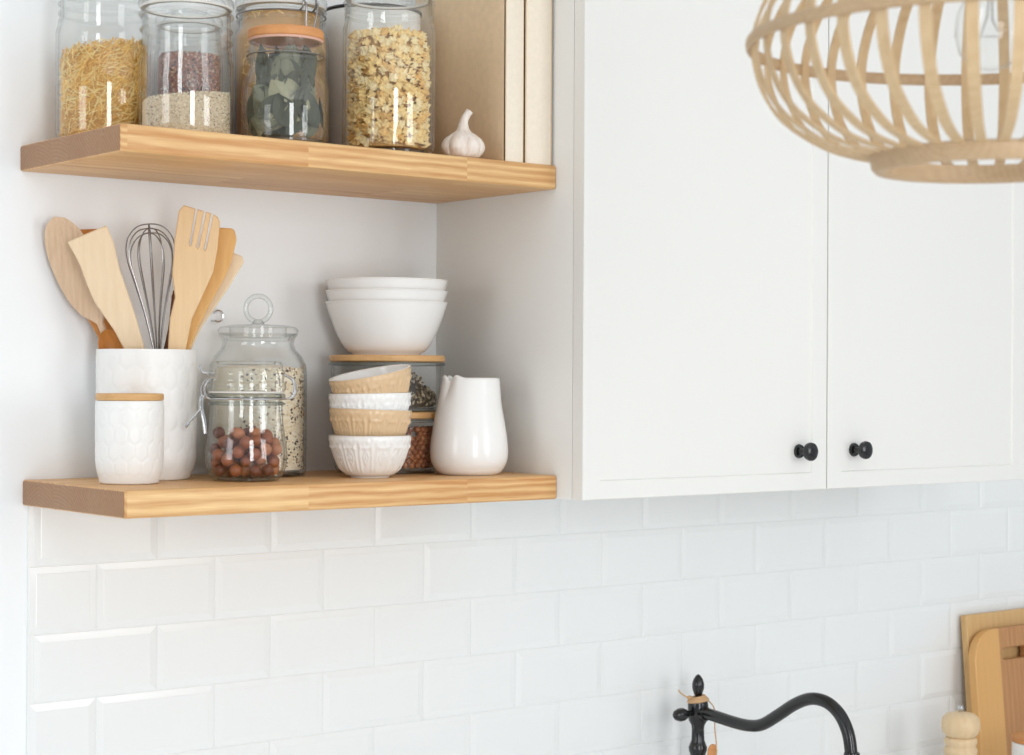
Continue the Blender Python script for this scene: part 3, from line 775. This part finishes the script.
b = MB(); q0 = Nk - az * .03; q1 = Nk - az * .13; b.tube([q0, q0.lerp(q1, .1), q0.lerp(q1, .6), q1], [.006, .008, .0085, .007], 16); b.build('handle', M['steel'], t)
# small wire hook on the wall
t = thing('wall_hook', 'small bright wire ring hook on the wall above the ring-lid jar', 'hook', (0.2995, 0, 1.663))
b = MB(); b.tube([(.0085 * cos(a), -.010, .0085 * sin(a)) for a in [-2.2 + 4.9 * i / 24 for i in range(25)]], .0014, 8); b.build('ring', M['steel'], t)
b = MB(); b.tube([(.0085 * cos(-2.2), -.010, .0085 * sin(-2.2)), (-.0052, -.004, -.0072), (-.0052, .001, -.0072)], .0014, 8); b.build('stem', M['steel'], t)

# ------------------------------------------------------------------ tall ring-lid jar of muesli
p = (0.327, -0.080, ZL)
t = thing('ring_lid_jar', 'tall glass jar of speckled muesli with a glass ring handle on its lid', 'jar', p, (0, 0, -0.66))
R = 0.0718
jar_body([(R - .008, 0), (R - .003, .001), (R, .010), (R, .09), (R, .150), (R - .0015, .163), (R - .008, .176), (R - .017, .186), (R - .020, .194), (R - .018, .202), (R - .013, .208)], t, floor_t=.009)
b = MB(); b.lathe([(0, .198), (R - .026, .198), (R - .024, .205), (R - .0135, .2095), (R - .0125, .214), (R - .016, .2185), (R - .03, .2215), (0, .223), (0, .220), (R - .03, .2185), (R - .030, .203), (0, .2015)], 72); lid = b.build('lid', M['glass'], t)
b = MB(); b.tube([(.0185 * cos(a), 0, .2455 + .0190 * sin(a)) for a in [2 * pi * i / 40 for i in range(40)]], .0036, 12, closed=True); b.lathe([(0, .2222), (.010, .2222), (.008, .226), (.006, .229), (0, .229)], 24)
b.build('ring_handle', M['glass_thick'], lid)
b = MB(); Rf = R - .0045; fl = [(0, .010), (Rf - .0012, .010), (Rf - .0012, .150), (Rf - .006, .158), (Rf * .6, .162), (0, .164)]
b.lathe(fl, 48)
for i in range(3400):
    a = RND.uniform(-pi, .35 * pi) + .66; z = RND.uniform(.012, .158); k = RND.choices([0, 1, 2, 3], [4, 5, 2.2, 1.6])[0]; b.cur = k
    r = RND.uniform(.0018, .0032) if k < 2 else RND.uniform(.0013, .0026)
    nr = Euler((RND.uniform(-.5, .5), RND.uniform(-.5, .5), a)); b.blob(((Rf - .0006) * cos(a), (Rf - .0006) * sin(a), z), r, (.32, 1, RND.uniform(.7, 1.0)), nr, 1)
b.cur = 0
stuff_obj(b, 'muesli', [FOOD['oat_white'], FOOD['oat'], FOOD['seed_dark'], FOOD['seed_brown']], p, 'speckled oat muesli filling the ring-lid jar', 'cereal', 40)

# clip-top jar of hazelnuts in front of it
HJ = Vector((0.2445, -0.188, ZL))
t = thing('clip_top_jar', 'small clip-top glass jar a third full of hazelnuts, lower shelf', 'jar', HJ, (0, 0, 0), 'clip-top jars')
R = 0.0575
prof = spline([(.040, 0), (.045, .001), (.052, .010), (.0562, .022), (R, .036), (.0555, .054), (.0525, .074), (.0505, .094), (.0500, .108), (.0500, .118)], 4)
jar_body([(q.x, max(0, q.y)) for q in prof], t, floor_t=.007)
b = MB(); ridge(b, .0512, .108, .0025); ridge(b, .0520, .119, .003); b.build('neck_ridge', M['glass_thick'], t)
b = MB(); b.lathe([(.043, .1225), (.0525, .1225), (.0525, .125), (.043, .125)], 64, close=True); b.build('seal', M['rubber_clear'], t)
b = MB(); b.lathe([(.0535, .1255), (.0555, .129), (.0550, .136), (.0520, .139), (.0520, .144), (.0535, .147), (.0535, .152), (.0505, .157), (.050, .162), (.047, .1665), (.042, .167), (.040, .163), (.02, .161), (0, .161), (0, .157), (.02, .157), (.043, .157), (.047, .142), (.048, .127)], 72); b.build('lid', M['glass'], t)
left = atan2(-RU.y - .40 * FU.y, -RU.x - .40 * FU.x)
wire_clip(t, .0515, .1145, left, .026, False)
def PL(rad, tang, z, ang): return (cos(ang) * rad - sin(ang) * tang, sin(ang) * rad + cos(ang) * tang, z)
b = MB()                                           # open closing lever on the left
b.tube(spline([PL(.0525, .006, .116, left), PL(.062, .008, .118, left), PL(.064, .008, .104, left), PL(.060, .007, .085, left), PL(.0575, .006, .066, left)], 6), .0016, 8)
b.tube(spline([PL(.0525, -.006, .116, left), PL(.062, -.008, .118, left), PL(.064, -.008, .104, left), PL(.060, -.007, .085, left), PL(.0575, -.006, .066, left)], 6), .0016, 8)
b.tube(spline([PL(.0640, .0, .100, left), PL(.070, .0, .094, left), PL(.079, 0, .084, left), PL(.086, 0, .075, left)], 5), [.0017] * 12 + [.0024, .0024, .0024, .002], 8)
b.build('lever', M['steel'], t)
right = atan2(RU.y, RU.x)
b = MB(); b.tube(spline([PL(.0525, -.007, .115, right), PL(.062, -.008, .116, right), PL(.068, -.008, .124, right), PL(.066, -.007, .140, right), PL(.056, -.006, .147, right), PL(.050, -.003, .150, right), PL(.050, .003, .150, right), PL(.056, .006, .147, right), PL(.066, .007, .140, right), PL(.068, .008, .124, right), PL(.062, .008, .116, right), PL(.0525, .007, .115, right)], 5), .0016, 8); b.build('hinge_wire', M['steel'], t)
b = MB(); b.tube(spline([PL(.046, .0, .150, left), PL(.054, .0, .150, left), PL(.062, 0, .152, left), PL(.0665, 0, .160, left), PL(.064, 0, .163, left)], 5), .0014, 8); b.build('lid_hook', M['steel'], t)
# hazelnuts, packed by dropping them in ring by ring
def nut_mesh(mat, r):
    b = MB(); pr = [(0, -r * .92), (r * .35, -r * .90), (r * .75, -r * .62), (r * .98, -r * .15), (r, .12 * r), (r * .86, .5 * r), (r * .55, .85 * r), (r * .2, 1.05 * r), (0, 1.12 * r)]
    b.lathe([(q.x, q.y) for q in [Vector((max(x, 0), z)) for x, z in pr]], 18); return b.build('hazelnut', mat, smooth=80)
nsrc = [nut_mesh(FOOD['nut'], .0088), nut_mesh(FOOD['nut_dark'], .0086), nut_mesh(FOOD['nut_pale'], .0088)]
def rin(z):
    for a, c in zip(prof, prof[1:]):
        if a.y <= z <= c.y: return a.x + (c.x - a.x) * (z - a.y) / max(1e-6, c.y - a.y)
    return .05
nuts = []
def try_nut(rr):
    best = None
    for _ in range(60):
        a = RND.uniform(-pi, pi); z = None
        q = sqrt(RND.random()) * .047
        x, y = q * cos(a), q * sin(a); z = .0155
        while z < .075:
            ok = q + rr <= rin(z) - .0042 and all((x - n[0]) ** 2 + (y - n[1]) ** 2 + (z - n[2]) ** 2 > (rr + n[3]) ** 2 for n in nuts)
            if ok: break
            z += .0012
        if z < .075 and (best is None or z < best[2]): best = (x, y, z, rr)
    return best
for k in range(74):
    bst = try_nut(.0092)
    if not bst or bst[2] > .068: break
    nuts.append(bst)
for k, (x, y, z, rr) in enumerate(nuts):
    s = nsrc[k % 3] if k < 3 else nsrc[RND.choice([0, 0, 1, 2])]
    o = s if k < 3 else s.copy()
    if k >= 3: COL.objects.link(o)
    o.location = HJ + Vector((x, y, z)); o.rotation_euler = (RND.uniform(0, 6), RND.uniform(0, 6), RND.uniform(0, 6))
    tag(o, 'brown shelled hazelnut in the small clip-top jar', 'nut', 'hazelnuts in the jar')

# ------------------------------------------------------------------ glass food containers with bamboo lids
GC = Vector((0.5470, -0.0955, ZL))
def container(label, z, R, H):
    t = thing('food_container', label, 'container', GC + Vector((0, 0, z)), (0, 0, 0), 'round glass food containers')
    jar_body([(R - .016, 0), (R - .010, .001), (R - .006, .008), (R - .004, .03), (R - .002, H - .004), (R - .001, H)], t, wall=.0035)
    b = MB(); ridge(b, R - .0015, H - .003, .0025); b.build('glass_rim', M['glass_thick'], t)
    b = MB(); b.lathe([(0, H + .0005), (R - .002, H + .0005), (R, H + .002), (R, H + .0085), (R - .002, H + .0105), (0, H + .0105)], 72); b.build('lid', M['bamboo'], t)
    return t
container('lower round glass container of chickpeas with a bamboo lid', 0, .0860, .0830)
container('upper round glass container of dried herbs, big white bowls on its lid', .0935, .0890, .0755)
b = MB()
for i in range(1500):
    a = RND.uniform(-pi, pi); q = .076 * sqrt(RND.random()); h = .046 * smoothstep(.090, .03, q) + .014
    if RND.random() < .45: q = .074; h = .046 * smoothstep(.090, .03, q) + .014
    z = .0105 + (1 - RND.random() ** 2) * (h - .006); 
    b.cur = RND.randrange(3); b.blob((q * cos(a), q * sin(a), z), RND.uniform(.002, .0042), (1, .6, .5), Euler((RND.uniform(0, 6), RND.uniform(0, 6), RND.uniform(0, 6))), 1)
b.cur = 2; b.lathe([(0, .0075), (.072, .0075), (.072, .024), (.05, .042), (0, .056)], 32); b.cur = 0
stuff_obj(b, 'dried_herbs', [FOOD['herb'], FOOD['herb_pale'], FOOD['herb_dark']], GC + Vector((0, 0, .0935)), 'dark dried herb flakes heaped in the upper glass container', 'herbs', 0)
psr = []
for mt in ('pea', 'pea_dark', 'nut_pale'):
    b = MB(); b.blob((0, 0, 0), .0052, (1, .94, .92), None, 2); b.blob((.0045, 0, .001), .0014, (1, 1, 1), None, 1); psr.append(b.build('chickpea', FOOD[mt], smooth=80))
k = 0
for lay in range(9):
    for ringi, rr in enumerate((.0700, .0590)):
        m = int(2 * pi * rr / .0112)
        for j in range(m):
            a = 2 * pi * (j + .5 * (lay % 2)) / m
            da = (a - cam_dir - .35 + pi) % (2 * pi) - pi
            if abs(da) > 1.15 or (ringi == 1 and (lay < 7 or abs(da) > .95)): continue
            if lay > 6 and RND.random() < .25: continue
            s = psr[k % 3] if k < 3 else RND.choice(psr); o = s if k < 3 else s.copy()
            if k >= 3: COL.objects.link(o)
            k += 1
            o.location = GC + Vector((rr * cos(a), rr * sin(a), .0125 + lay * .0068 * 1.0 + RND.uniform(-.0004, .0004))); o.rotation_euler = (RND.uniform(0, 6), RND.uniform(0, 6), RND.uniform(0, 6))
            tag(o, 'small brown chickpea in the lower glass container', 'chickpea', 'chickpeas in the container')

# nested big white bowls on the container lid
def bowl_profile(R, H, foot, wall=.004):
    o = [(foot - .004, .0), (foot, .0), (foot + .0015, .003)]
    for i in range(1, 15):
        u = i / 14; o.append((foot + .0015 + (R - foot - .0015) * u ** .76, .003 + (H - .003) * u ** 1.3))
    o += [(R + .0008, H - .001), (R, H + .001)]
    ins = [(R - wall, H)]
    for i in range(13, 0, -1):
        u = i / 14; ins.append((foot + .0015 + (R - foot - .0015) * u ** .76 - wall, .003 + (H - .003) * u ** 1.3 + wall * .35))
    return [(0, .0015)] + o + ins + [(foot * .6, .0075), (0, .007)]
src = None
zb = .0935 + .0865
for k, (dz, lab) in enumerate(((0, 'lowest of three nested big white bowls, resting on the bamboo lid'), (.0175, 'middle one of three nested big white bowls'), (.034, 'topmost of three nested big white bowls'))):
    if src is None:
        b = MB(); b.lathe(bowl_profile(.0935, .080, .052, .0035), 96); src = b.build('serving_bowl', M['ceramic'], smooth=50); o = src
    else: o = src.copy(); COL.objects.link(o)
    o.location = (GC.x - .002, GC.y - .0005, ZL + zb + dz); tag(o, lab, 'bowl', 'nested white bowls')

# small embossed bowls
def bowl_disp(R, H, n=14):
    def d(tt, i, r, z):
        if i > 17 or z < .006: return (r, z)
        u = (tt * n / (2 * pi)) % 1.0 - .5; v = z / H; g = 0
        fade = smoothstep(.10, .2, v)
        if v < .80:
            e = abs(abs(u) - .36); g += .0011 * smoothstep(.10, .03, e)
            if abs(u) < .36: g += .0010 * smoothstep(.07, .02, abs(v - .74))
            dm = abs(u) / .2 + abs(v - .50) / .18
            g += .0010 * smoothstep(.30, .08, abs(dm - 1.0)) + .0009 * smoothstep(.45, .2, dm)
        else:
            bu = (tt * n * 2 / (2 * pi)) % 1.0 - .5; g += .0009 * smoothstep(.30, .1, abs(abs(bu) * .6 - (v - .80) * 2.0)) * smoothstep(.98, .93, v)
        return (r + 1.5 * g * fade, z)
    return d
SB = Vector((0.441, -0.206, ZL))
def small_bowl(R, H, foot, mat_out, mat_in):
    o_ = []
    m = 40
    pr = [(0, .0012), (foot - .004, 0), (foot, 0), (foot + .0008, .0025)]
    for i in range(1, m + 1):
        u = i / m; pr.append((foot + .0008 + (R - foot - .0008) * u ** .60, .0025 + (H - .0025) * u ** 1.35))
    pr += [(R + .0004, H + .0006)]
    cut = len(pr)
    pr += [(R - .0015, H + .0014), (R - .0035, H + .0004)]
    for i in range(m - 1, 0, -4):
        u = i / m; pr.append((foot + .0008 + (R - foot - .0008) * u ** .60 - .004, .0025 + (H - .0025) * u ** 1.35 + .002))
    pr += [(foot * .6, .006), (0, .0058)]
    dd = bowl_disp(R, H)
    b = MB(); b.lathe(pr, 224, lambda tt, i, r, z: dd(tt, 10, r, z) if 3 < i < cut - 1 else (r, z))
    mi = []
    for f in b.f: mi.append(1 if min(f) >= 1 and max(0, 0) == 0 and min(f) >= 1 + (cut - 2) * 224 else 0)
    b.mi = mi
    return b, [mat_out, mat_in]
BOWLS = [(0.0, M['ceramic'], 'bottom white embossed bowl in the stack of four small bowls', (0, 0, .2), (0, 0)),
         (.0375, M['ceramic_beige'], 'lower beige embossed bowl, second from the bottom of the small stack', (-.02, .03, .9), (-.001, 0)),
         (.0610, M['ceramic'], 'upper white embossed bowl, second from the top of the small stack', (.0, -.02, 2.1), (.001, 0)),
         (.0925, M['ceramic_beige'], 'top tilted beige embossed bowl with a white inside', (.12, -.17, 1.3), (.010, 0))]
for dz, mt, lab, rot, off in BOWLS:
    b, ms = small_bowl(.0602, .0605, .0285, mt, M['ceramic'])
    o = b.build('small_bowl', ms, smooth=55); tag(o, lab, 'bowl', 'stack of small embossed bowls')
    # tilt about axes across / away from the view
    Rm = Matrix.Rotation(rot[0], 4, RU) @ Matrix.Rotation(rot[1], 4, FU) @ Matrix.Rotation(rot[2], 4, 'Z')
    o.matrix_world = Matrix.Translation(SB + RU * off[0] + FU * off[1] + Vector((0, 0, dz))) @ Rm

# pitcher
p = (0.6105, -0.2215, ZL)
sp = atan2(-RU.y * .97 - FU.y * .25, -RU.x * .97 - FU.x * .25)            # the spout points to the photo's left
def pd(tt, i, r, z):
    d = (tt - sp + pi) % (2 * pi) - pi
    k = smoothstep(.48, .0, abs(d)); zz = smoothstep(.100, .147, z)
    r2 = r + .0012 * k * zz - .0035 * smoothstep(.3, .5, abs(d)) * smoothstep(.9, .55, abs(d)) * zz
    lift = .004 * k * zz + .004 * smoothstep(.45, .75, abs(d)) * smoothstep(1.2, .8, abs(d)) * zz - .0055 * smoothstep(.22, .36, abs(d)) * smoothstep(.6, .42, abs(d)) * zz
    return (r2 + .0030 * -cos(d) * zz, z + lift)
out = spline([(.040, 0), (.0435, .0008), (.0500, .006), (.0566, .018), (.0590, .034), (.0575, .055), (.0535, .080), (.0490, .105), (.0450, .128), (.0425, .1445)], 5)
op = [(q.x, max(0, q.y)) for q in out]
inn = [(r - .004, z) for r, z in op if z > .012][::-1]
b = MB(); b.lathe([(0, .002), (.036, .002)] + op + [(.0398, .1458)] + inn + [(.03, .008), (0, .007)], 120, pd)
o = b.build('pitcher', M['ceramic'], loc=p, smooth=60); tag(o, 'plain glossy white ceramic pitcher with a pinched spout', 'pitcher')

# ------------------------------------------------------------------ pendant lamp
LC = Vector((0.227, -1.466, 1.862)); LR = 0.2025
t = thing('pendant_lamp', 'round open-weave rattan pendant lamp hanging in front of the cabinet', 'lamp', LC)
prof = [(.49, -.485), (.63, -.455), (.75, -.405), (.89, -.30), (.972, -.16), (1, 0), (.965, .15), (.86, .31), (.66, .46), (.42, .55), (.28, .58)]
sp_ = [(q.x * LR, q.y * LR) for q in spline(prof, 5)]
for k in range(36):
    a = 2 * pi * (k + .35) / 36; c, s = cos(a), sin(a); b = MB(); V, F = [], []
    for i, (r, z) in enumerate(sp_):
        r0, z0 = sp_[max(i - 1, 0)]; r1, z1 = sp_[min(i + 1, len(sp_) - 1)]
        dl = sqrt((r1 - r0) ** 2 + (z1 - z0) ** 2); nr, nz = (z1 - z0) / dl, -(r1 - r0) / dl
        w = .0049 * min(1, .62 + r / LR * .45)
        for dw, dn in ((-w, -.0011), (w, -.0011), (w, .0011), (-w, .0011)):
            rr, zz = r + nr * dn, z + nz * dn; V.append((c * rr - s * dw, s * rr + c * dw, zz))
    n = len(sp_)
    for i in range(n - 1):
        for q in range(4): F.append((i * 4 + q, i * 4 + (q + 1) % 4, i * 4 + 4 + (q + 1) % 4, i * 4 + 4 + q))
    F += [(3, 2, 1, 0), tuple((n - 1) * 4 + q for q in range(4))]
    b.add(V, F); b.build('rattan_strip', M['rattan'], t, smooth=30)
b = MB(); rh = LR + .0032
b.lathe([(rh + .0030 * cos(a), .0055 * sin(a)) for a in [2 * pi * i / 12 for i in range(12)]], 96, close=True); b.build('hoop', M['rattan_hoop'], t)
b = MB(); rb = LR * .49
b.lathe([(rb - .012, -.0960), (rb - .001, -.0960), (rb + .0020, -.0970), (rb + .0022, -.1000), (rb + .0005, -.1085), (rb - .003, -.1120), (rb - .008, -.1120), (rb - .0115, -.1085)], 96, close=True)
b.build('bottom_ring', M['rattan_hoop'], t)
b = MB(); rt = LR * .28; b.lathe([(rt + .006 * cos(a), LR * .585 + .005 * sin(a)) for a in [2 * pi * i / 10 for i in range(10)]], 48, close=True); b.box((-rt, -.004, LR * .58 - .003), (rt, .004, LR * .58 + .003)); b.build('top_ring', M['rattan_hoop'], t)
b = MB(); b.lathe([(0, .128), (.012, .128), (.019, .120), (.019, .075), (.016, .070), (0, .070)], 32); b.build('socket', M['brass'], t)
b = MB(); b.lathe([(.013, .070), (.0135, .060), (.020, .042), (.0285, .022), (.0300, .006), (.026, -.010), (.015, -.022), (0, -.026)], 40); bulb = b.build('bulb', M['glass'], t)
b = MB(); b.tube([(0, 0, .066), (0.002, 0, .04), (.008, .004, .02), (.009, -.004, .005), (-.006, .006, .004), (-.008, -.003, .02), (-.002, 0, .04), (-.001, 0, .066)], .0006, 6); b.build('filament', M['wire'], bulb)
zc = 2.7 - LC.z
b = MB(); b.tube([(0, 0, .126), (0, 0, zc - .01)], .0032, 10); b.build('cord', M['cord'], t)
b = MB(); b.lathe([(0, zc), (.05, zc), (.05, zc - .012), (.03, zc - .024), (.006, zc - .03), (0, zc - .03)], 40); b.build('ceiling_rose', M['cord'], t)

# ------------------------------------------------------------------ worktop and what stands on it
WZ = 0.74
t = thing('kitchen_counter', 'white kitchen counter with a pale worktop under the tiled wall', 'counter', (0.1, 0, 0))
b = MB(); b.box((0, -.62, WZ - .04), (3.1, -.0095, WZ), .003); b.build('worktop', M['worktop'], t)
b = MB(); b.box((.02, -.58, .0), (3.08, -.02, WZ - .0405), .002); b.build('base_units', M['cab'], t)

# faucet
FX, FY = 1.2296, -0.080
t = thing('kitchen_faucet', 'matt black bridge-style faucet with a curved spout', 'faucet', (FX, FY, WZ))
b = MB(); z = lambda v: v - WZ
b.lathe([(0, .0125), (.028, .0125), (.028, .018), (.020, .022), (.014, .03), (.0125, .10), (.0125, .16), (.0135, .180), (.0160, .186), (.0165, .193), (.0140, .199), (.0115, .206), (.0110, .225), (.0120, .232), (.0165, .240), (.0180, .250), (.0182, .268), (.0172, .2735), (.0120, .277), (.0075, .279), (0, .279)], 40)
b.build('body', M['black_metal'], t, loc=(0, 0, -.012))
b = MB(); b.lathe([(0, .276), (.0045, .277), (.0048, .282), (.0078, .288), (.0106, .297), (.0108, .305), (.0085, .313), (.0045, .319), (.0015, .3215), (0, .322)], 28); h = b.build('top_finial', M['black_metal'], t, loc=(0, 0, -.012))
b = MB(); b.lathe([(0, .016), (.0050, .016), (.0052, .026), (.0085, .030), (.0115, .037), (.0118, .044), (.009, .053), (.004, .058), (0, .059)], 28, M4=Matrix.Translation((0, 0, .2425)) @ Matrix.Rotation(-pi / 2, 4, 'Y') @ Matrix.Rotation(0, 4, 'Z')); b.build('side_lever', M['black_metal'], t)
path = spline([(0, -.010, z(.9845)), (0, -.045, z(.9815)), (0, -.092, z(.9775)), (0, -.128, z(.9775)), (0, -.158, z(.9845)), (0, -.195, z(1.0060)), (0, -.232, z(1.0290)), (0, -.268, z(1.0430)), (0, -.302, z(1.0420)), (0, -.330, z(1.0265)), (0, -.348, z(1.0000)), (0, -.355, z(.9700)), (0, -.357, z(.9400))], 6)
b = MB(); b.tube(path, [.0105] * len(path), 18); sp2 = b.build('spout', M['black_metal'], t)
b = MB(); b.lathe([(.0105, .2285), (.0125, .228), (.0135, .222), (.0125, .216), (.0135, .213), (.0135, .190), (.0115, .188), (0, .188)], 28, M4=Matrix.Translation((0, -.357, 0))); b.build('spout_tip', M['black_metal'], sp2)
b = MB(); b.tube(spline([(0, -.008, .2435), (0, -.012, .2437), (0, -.022, .2440)], 4), [.0145] * 4 + [.0135] * 4 + [.0112], 18); b.build('spout_collar', M['black_metal'], t, loc=(0, 0, -.002))
# twine round the top with a wooden tag
t = thing('twine_tag', 'jute twine knotted round the faucet top with a wooden tag hanging', 'tag', (FX, FY, WZ - .012))
b = MB()
for dz in (.2755, .2785, .2812):
    rr = .0172 - (dz - .2755) * 1.0
    b.tube([(rr * cos(a), rr * sin(a), dz + .0025 * sin(a * 1 + 2.4)) for a in [2 * pi * i / 36 for i in range(36)]], .0025, 7, closed=True)
kx, ky = -.0150 * RU.x, -.0150 * RU.y
b.tube(spline([(kx, ky, .279), (kx - .008 * RU.x, ky - .008 * RU.y, .283), (kx - .016 * RU.x, ky - .016 * RU.y, .2885), (kx - .020 * RU.x, ky - .020 * RU.y, .294)], 5), .0014, 7)
b.blob((kx, ky, .2800), .0052, (1, 1, .8), None, 2)
rx, ry = .018 * RU.x, .018 * RU.y
hx, hy = .0270 * RU.x - .022 * FU.x, .0270 * RU.y - .022 * FU.y
b.tube(spline([(rx * .9, ry * .9, .2770), (rx * 1.2, ry * 1.2 - .006, .268), (hx, hy, .2595), (hx * 1.02, hy * 1.02, .230), (hx * 1.12, hy * 1.12, .200), (hx * 1.1, hy * 1.1, .170)], 6), .0012, 7)
b.build('twine', M['twine'], t)
b = MB(); b.poly(arc_corner([(-.009, -.035), (.009, -.035), (.0085, .018), (.004, .026), (-.004, .026), (-.0085, .018)], .006), .004, bev=.001)
o = b.build('wooden_tag', M['lid_orange'], t, loc=(hx * .78, hy * .78 - .002, .176), rot=(0, .12, atan2(RU.y, RU.x)))

# pepper mill
p = (1.856, -0.165, WZ + .0)
t = thing('pepper_mill', 'pale wooden pepper mill with a round head before the cutting boards', 'mill', p)
b = MB(); b.lathe([(q.x, max(0, q.y)) for q in spline([(0, 0), (.034, 0), (.035, .004), (.033, .02), (.0285, .05), (.0265, .075), (.0290, .098), (.0325, .114), (.0290, .122), (.0310, .128), (.0312, .136), (.0275, .1405)], 4)] + [(0, .1405)], 40); b.build('body', M['mill'], t, smooth=50)
b = MB(); b.lathe([(0, .1355), (.028, .1355), (.0340, .142), (.0372, .152), (.0374, .162), (.0345, .172), (.027, .179), (.012, .182), (0, .1825)], 40); b.build('head', M['mill'], t, loc=(0, 0, .006))
b = MB(); b.lathe([(0, .182), (.004, .182), (.0045, .185), (.006, .188), (.0055, .193), (.003, .1955), (0, .196)], 20); b.build('top_nut', M['steel'], t, loc=(0, 0, .006))

# cutting boards leaning on the tiles
def lean(o, x, ytop, ybot, ztop, H):
    ang = math.asin((ytop - ybot) / H); o.location = (x, ybot, WZ); o.rotation_euler = (-ang, 0, 0)
b = MB(); b.poly(arc_corner([(0, 0), (.30, 0), (.30, .349), (0, .349)], .004), .016, bev=.0015)
o = b.build('cutting_board', M['board_light'], smooth=30); tag(o, 'plain square-cornered light cutting board leaning on the tiles, rearmost', 'cutting board', 'cutting boards'); lean(o, 2.046, -.022, -.052, 0, .349)
t = thing('cutting_board', 'rounded acacia cutting board with a handle slot, in front of another board', 'cutting board', group='cutting boards')
Hb = .320
outl = arc_corner([(0, 0), (.26, 0), (.26, Hb), (0, Hb)], [.004, .004, .075, .075], 10)
slot = arc_corner([(.090, Hb - .066), (.175, Hb - .066), (.175, Hb - .042), (.090, Hb - .042)], .011, 6)
b = MB(); b.poly(outl, .020, [slot], bev=.002); b.build('panel', M['board'], t, smooth=30); lean(t, 2.030, -.050, -.0800, 0, Hb)
# small white jar with a wooden lid
t = thing('spice_pot', 'small white pot with an orange wooden lid in front of the boards', 'pot', (2.000, -0.235, WZ))
b = MB(); b.lathe(shell([(.040, 0), (.043, .001), (.046, .01), (.046, .122), (.045, .124)], .004, .005), 48); b.build('body', M['ceramic'], t)
b = MB(); b.lathe([(0, .1245), (.045, .1245), (.0465, .126), (.0465, .134), (.045, .136), (0, .1365)], 48); b.build('lid', M['lid_orange'], t)

# ------------------------------------------------------------------ light: daylight from the open front of the room and two tall windows, plus an added fill light at the left
w = bpy.data.worlds.new('daylight'); SC.world = w; w.use_nodes = True
bg = w.node_tree.nodes['Background']; bg.inputs[0].default_value = (0.89, 0.95, 1.0, 1); bg.inputs[1].default_value = 0.70
def window_or_fill_light(name, loc, target, sx, sy, power, col=(.965, .985, 1)):
    L = bpy.data.lights.new(name, 'AREA'); L.shape = 'RECTANGLE'; L.size = sx; L.size_y = sy; L.energy = power; L.color = col
    o = bpy.data.objects.new(name, L); COL.objects.link(o); o.location = loc
    o.rotation_euler = (Vector(target) - Vector(loc)).to_track_quat('-Z', 'Y').to_euler(); return o
window_or_fill_light('window_or_fill', (-0.75, -4.1, 1.6), (0.5, 0, 1.55), 0.75, 1.9, 54)
window_or_fill_light('window_or_fill', (1.55, -4.1, 1.75), (0.5, 0, 1.6), 0.45, 1.5, 16)
window_or_fill_light('window_or_fill', (2.15, -4.1, 1.75), (0.5, 0, 1.6), 0.45, 1.5, 16)

window_or_fill_light('window_or_fill', (-3.6, -0.95, 1.7), (0.6, -0.2, 1.6), 1.2, 1.5, 24)  # added fill that lifts the cabinet's left side; no window known there

# ------------------------------------------------------------------ camera
cam = bpy.data.cameras.new('camera'); co = bpy.data.objects.new('camera', cam); COL.objects.link(co); SC.camera = co
yaw, pit, rol, f = 0.6706074, 0.00156925, 0.0050920, 1865.2336
F = Vector((sin(yaw) * cos(pit), cos(yaw) * cos(pit), sin(pit))); Rv = Vector((cos(yaw), -sin(yaw), 0)); U = Rv.cross(F)
R2 = Rv * cos(rol) + U * sin(rol); U2 = U * cos(rol) - Rv * sin(rol)
mw = Matrix.Identity(4)
for i in range(3): mw[i][0] = R2[i]; mw[i][1] = U2[i]; mw[i][2] = -F[i]
mw.translation = (-1.0871475, -2.4649476, 1.5690864)
co.matrix_world = mw
cam.sensor_fit = 'HORIZONTAL'; cam.sensor_width = 36.0; cam.lens = f / 1024.0 * 36.0
cam.clip_start = 0.05; cam.clip_end = 50
cam.dof.use_dof = True; cam.dof.focus_distance = 2.75; cam.dof.aperture_fstop = 8.0
vs = SC.view_settings; vs.view_transform = 'Standard'; vs.look = 'None'; vs.exposure = -0.30; vs.gamma = 1.0; vs.use_curve_mapping = False
SC.cycles.transparent_max_bounces = 32; SC.cycles.max_bounces = 12; SC.cycles.diffuse_bounces = 5; SC.cycles.glossy_bounces = 5
SC.cycles.sample_clamp_indirect = 6.0
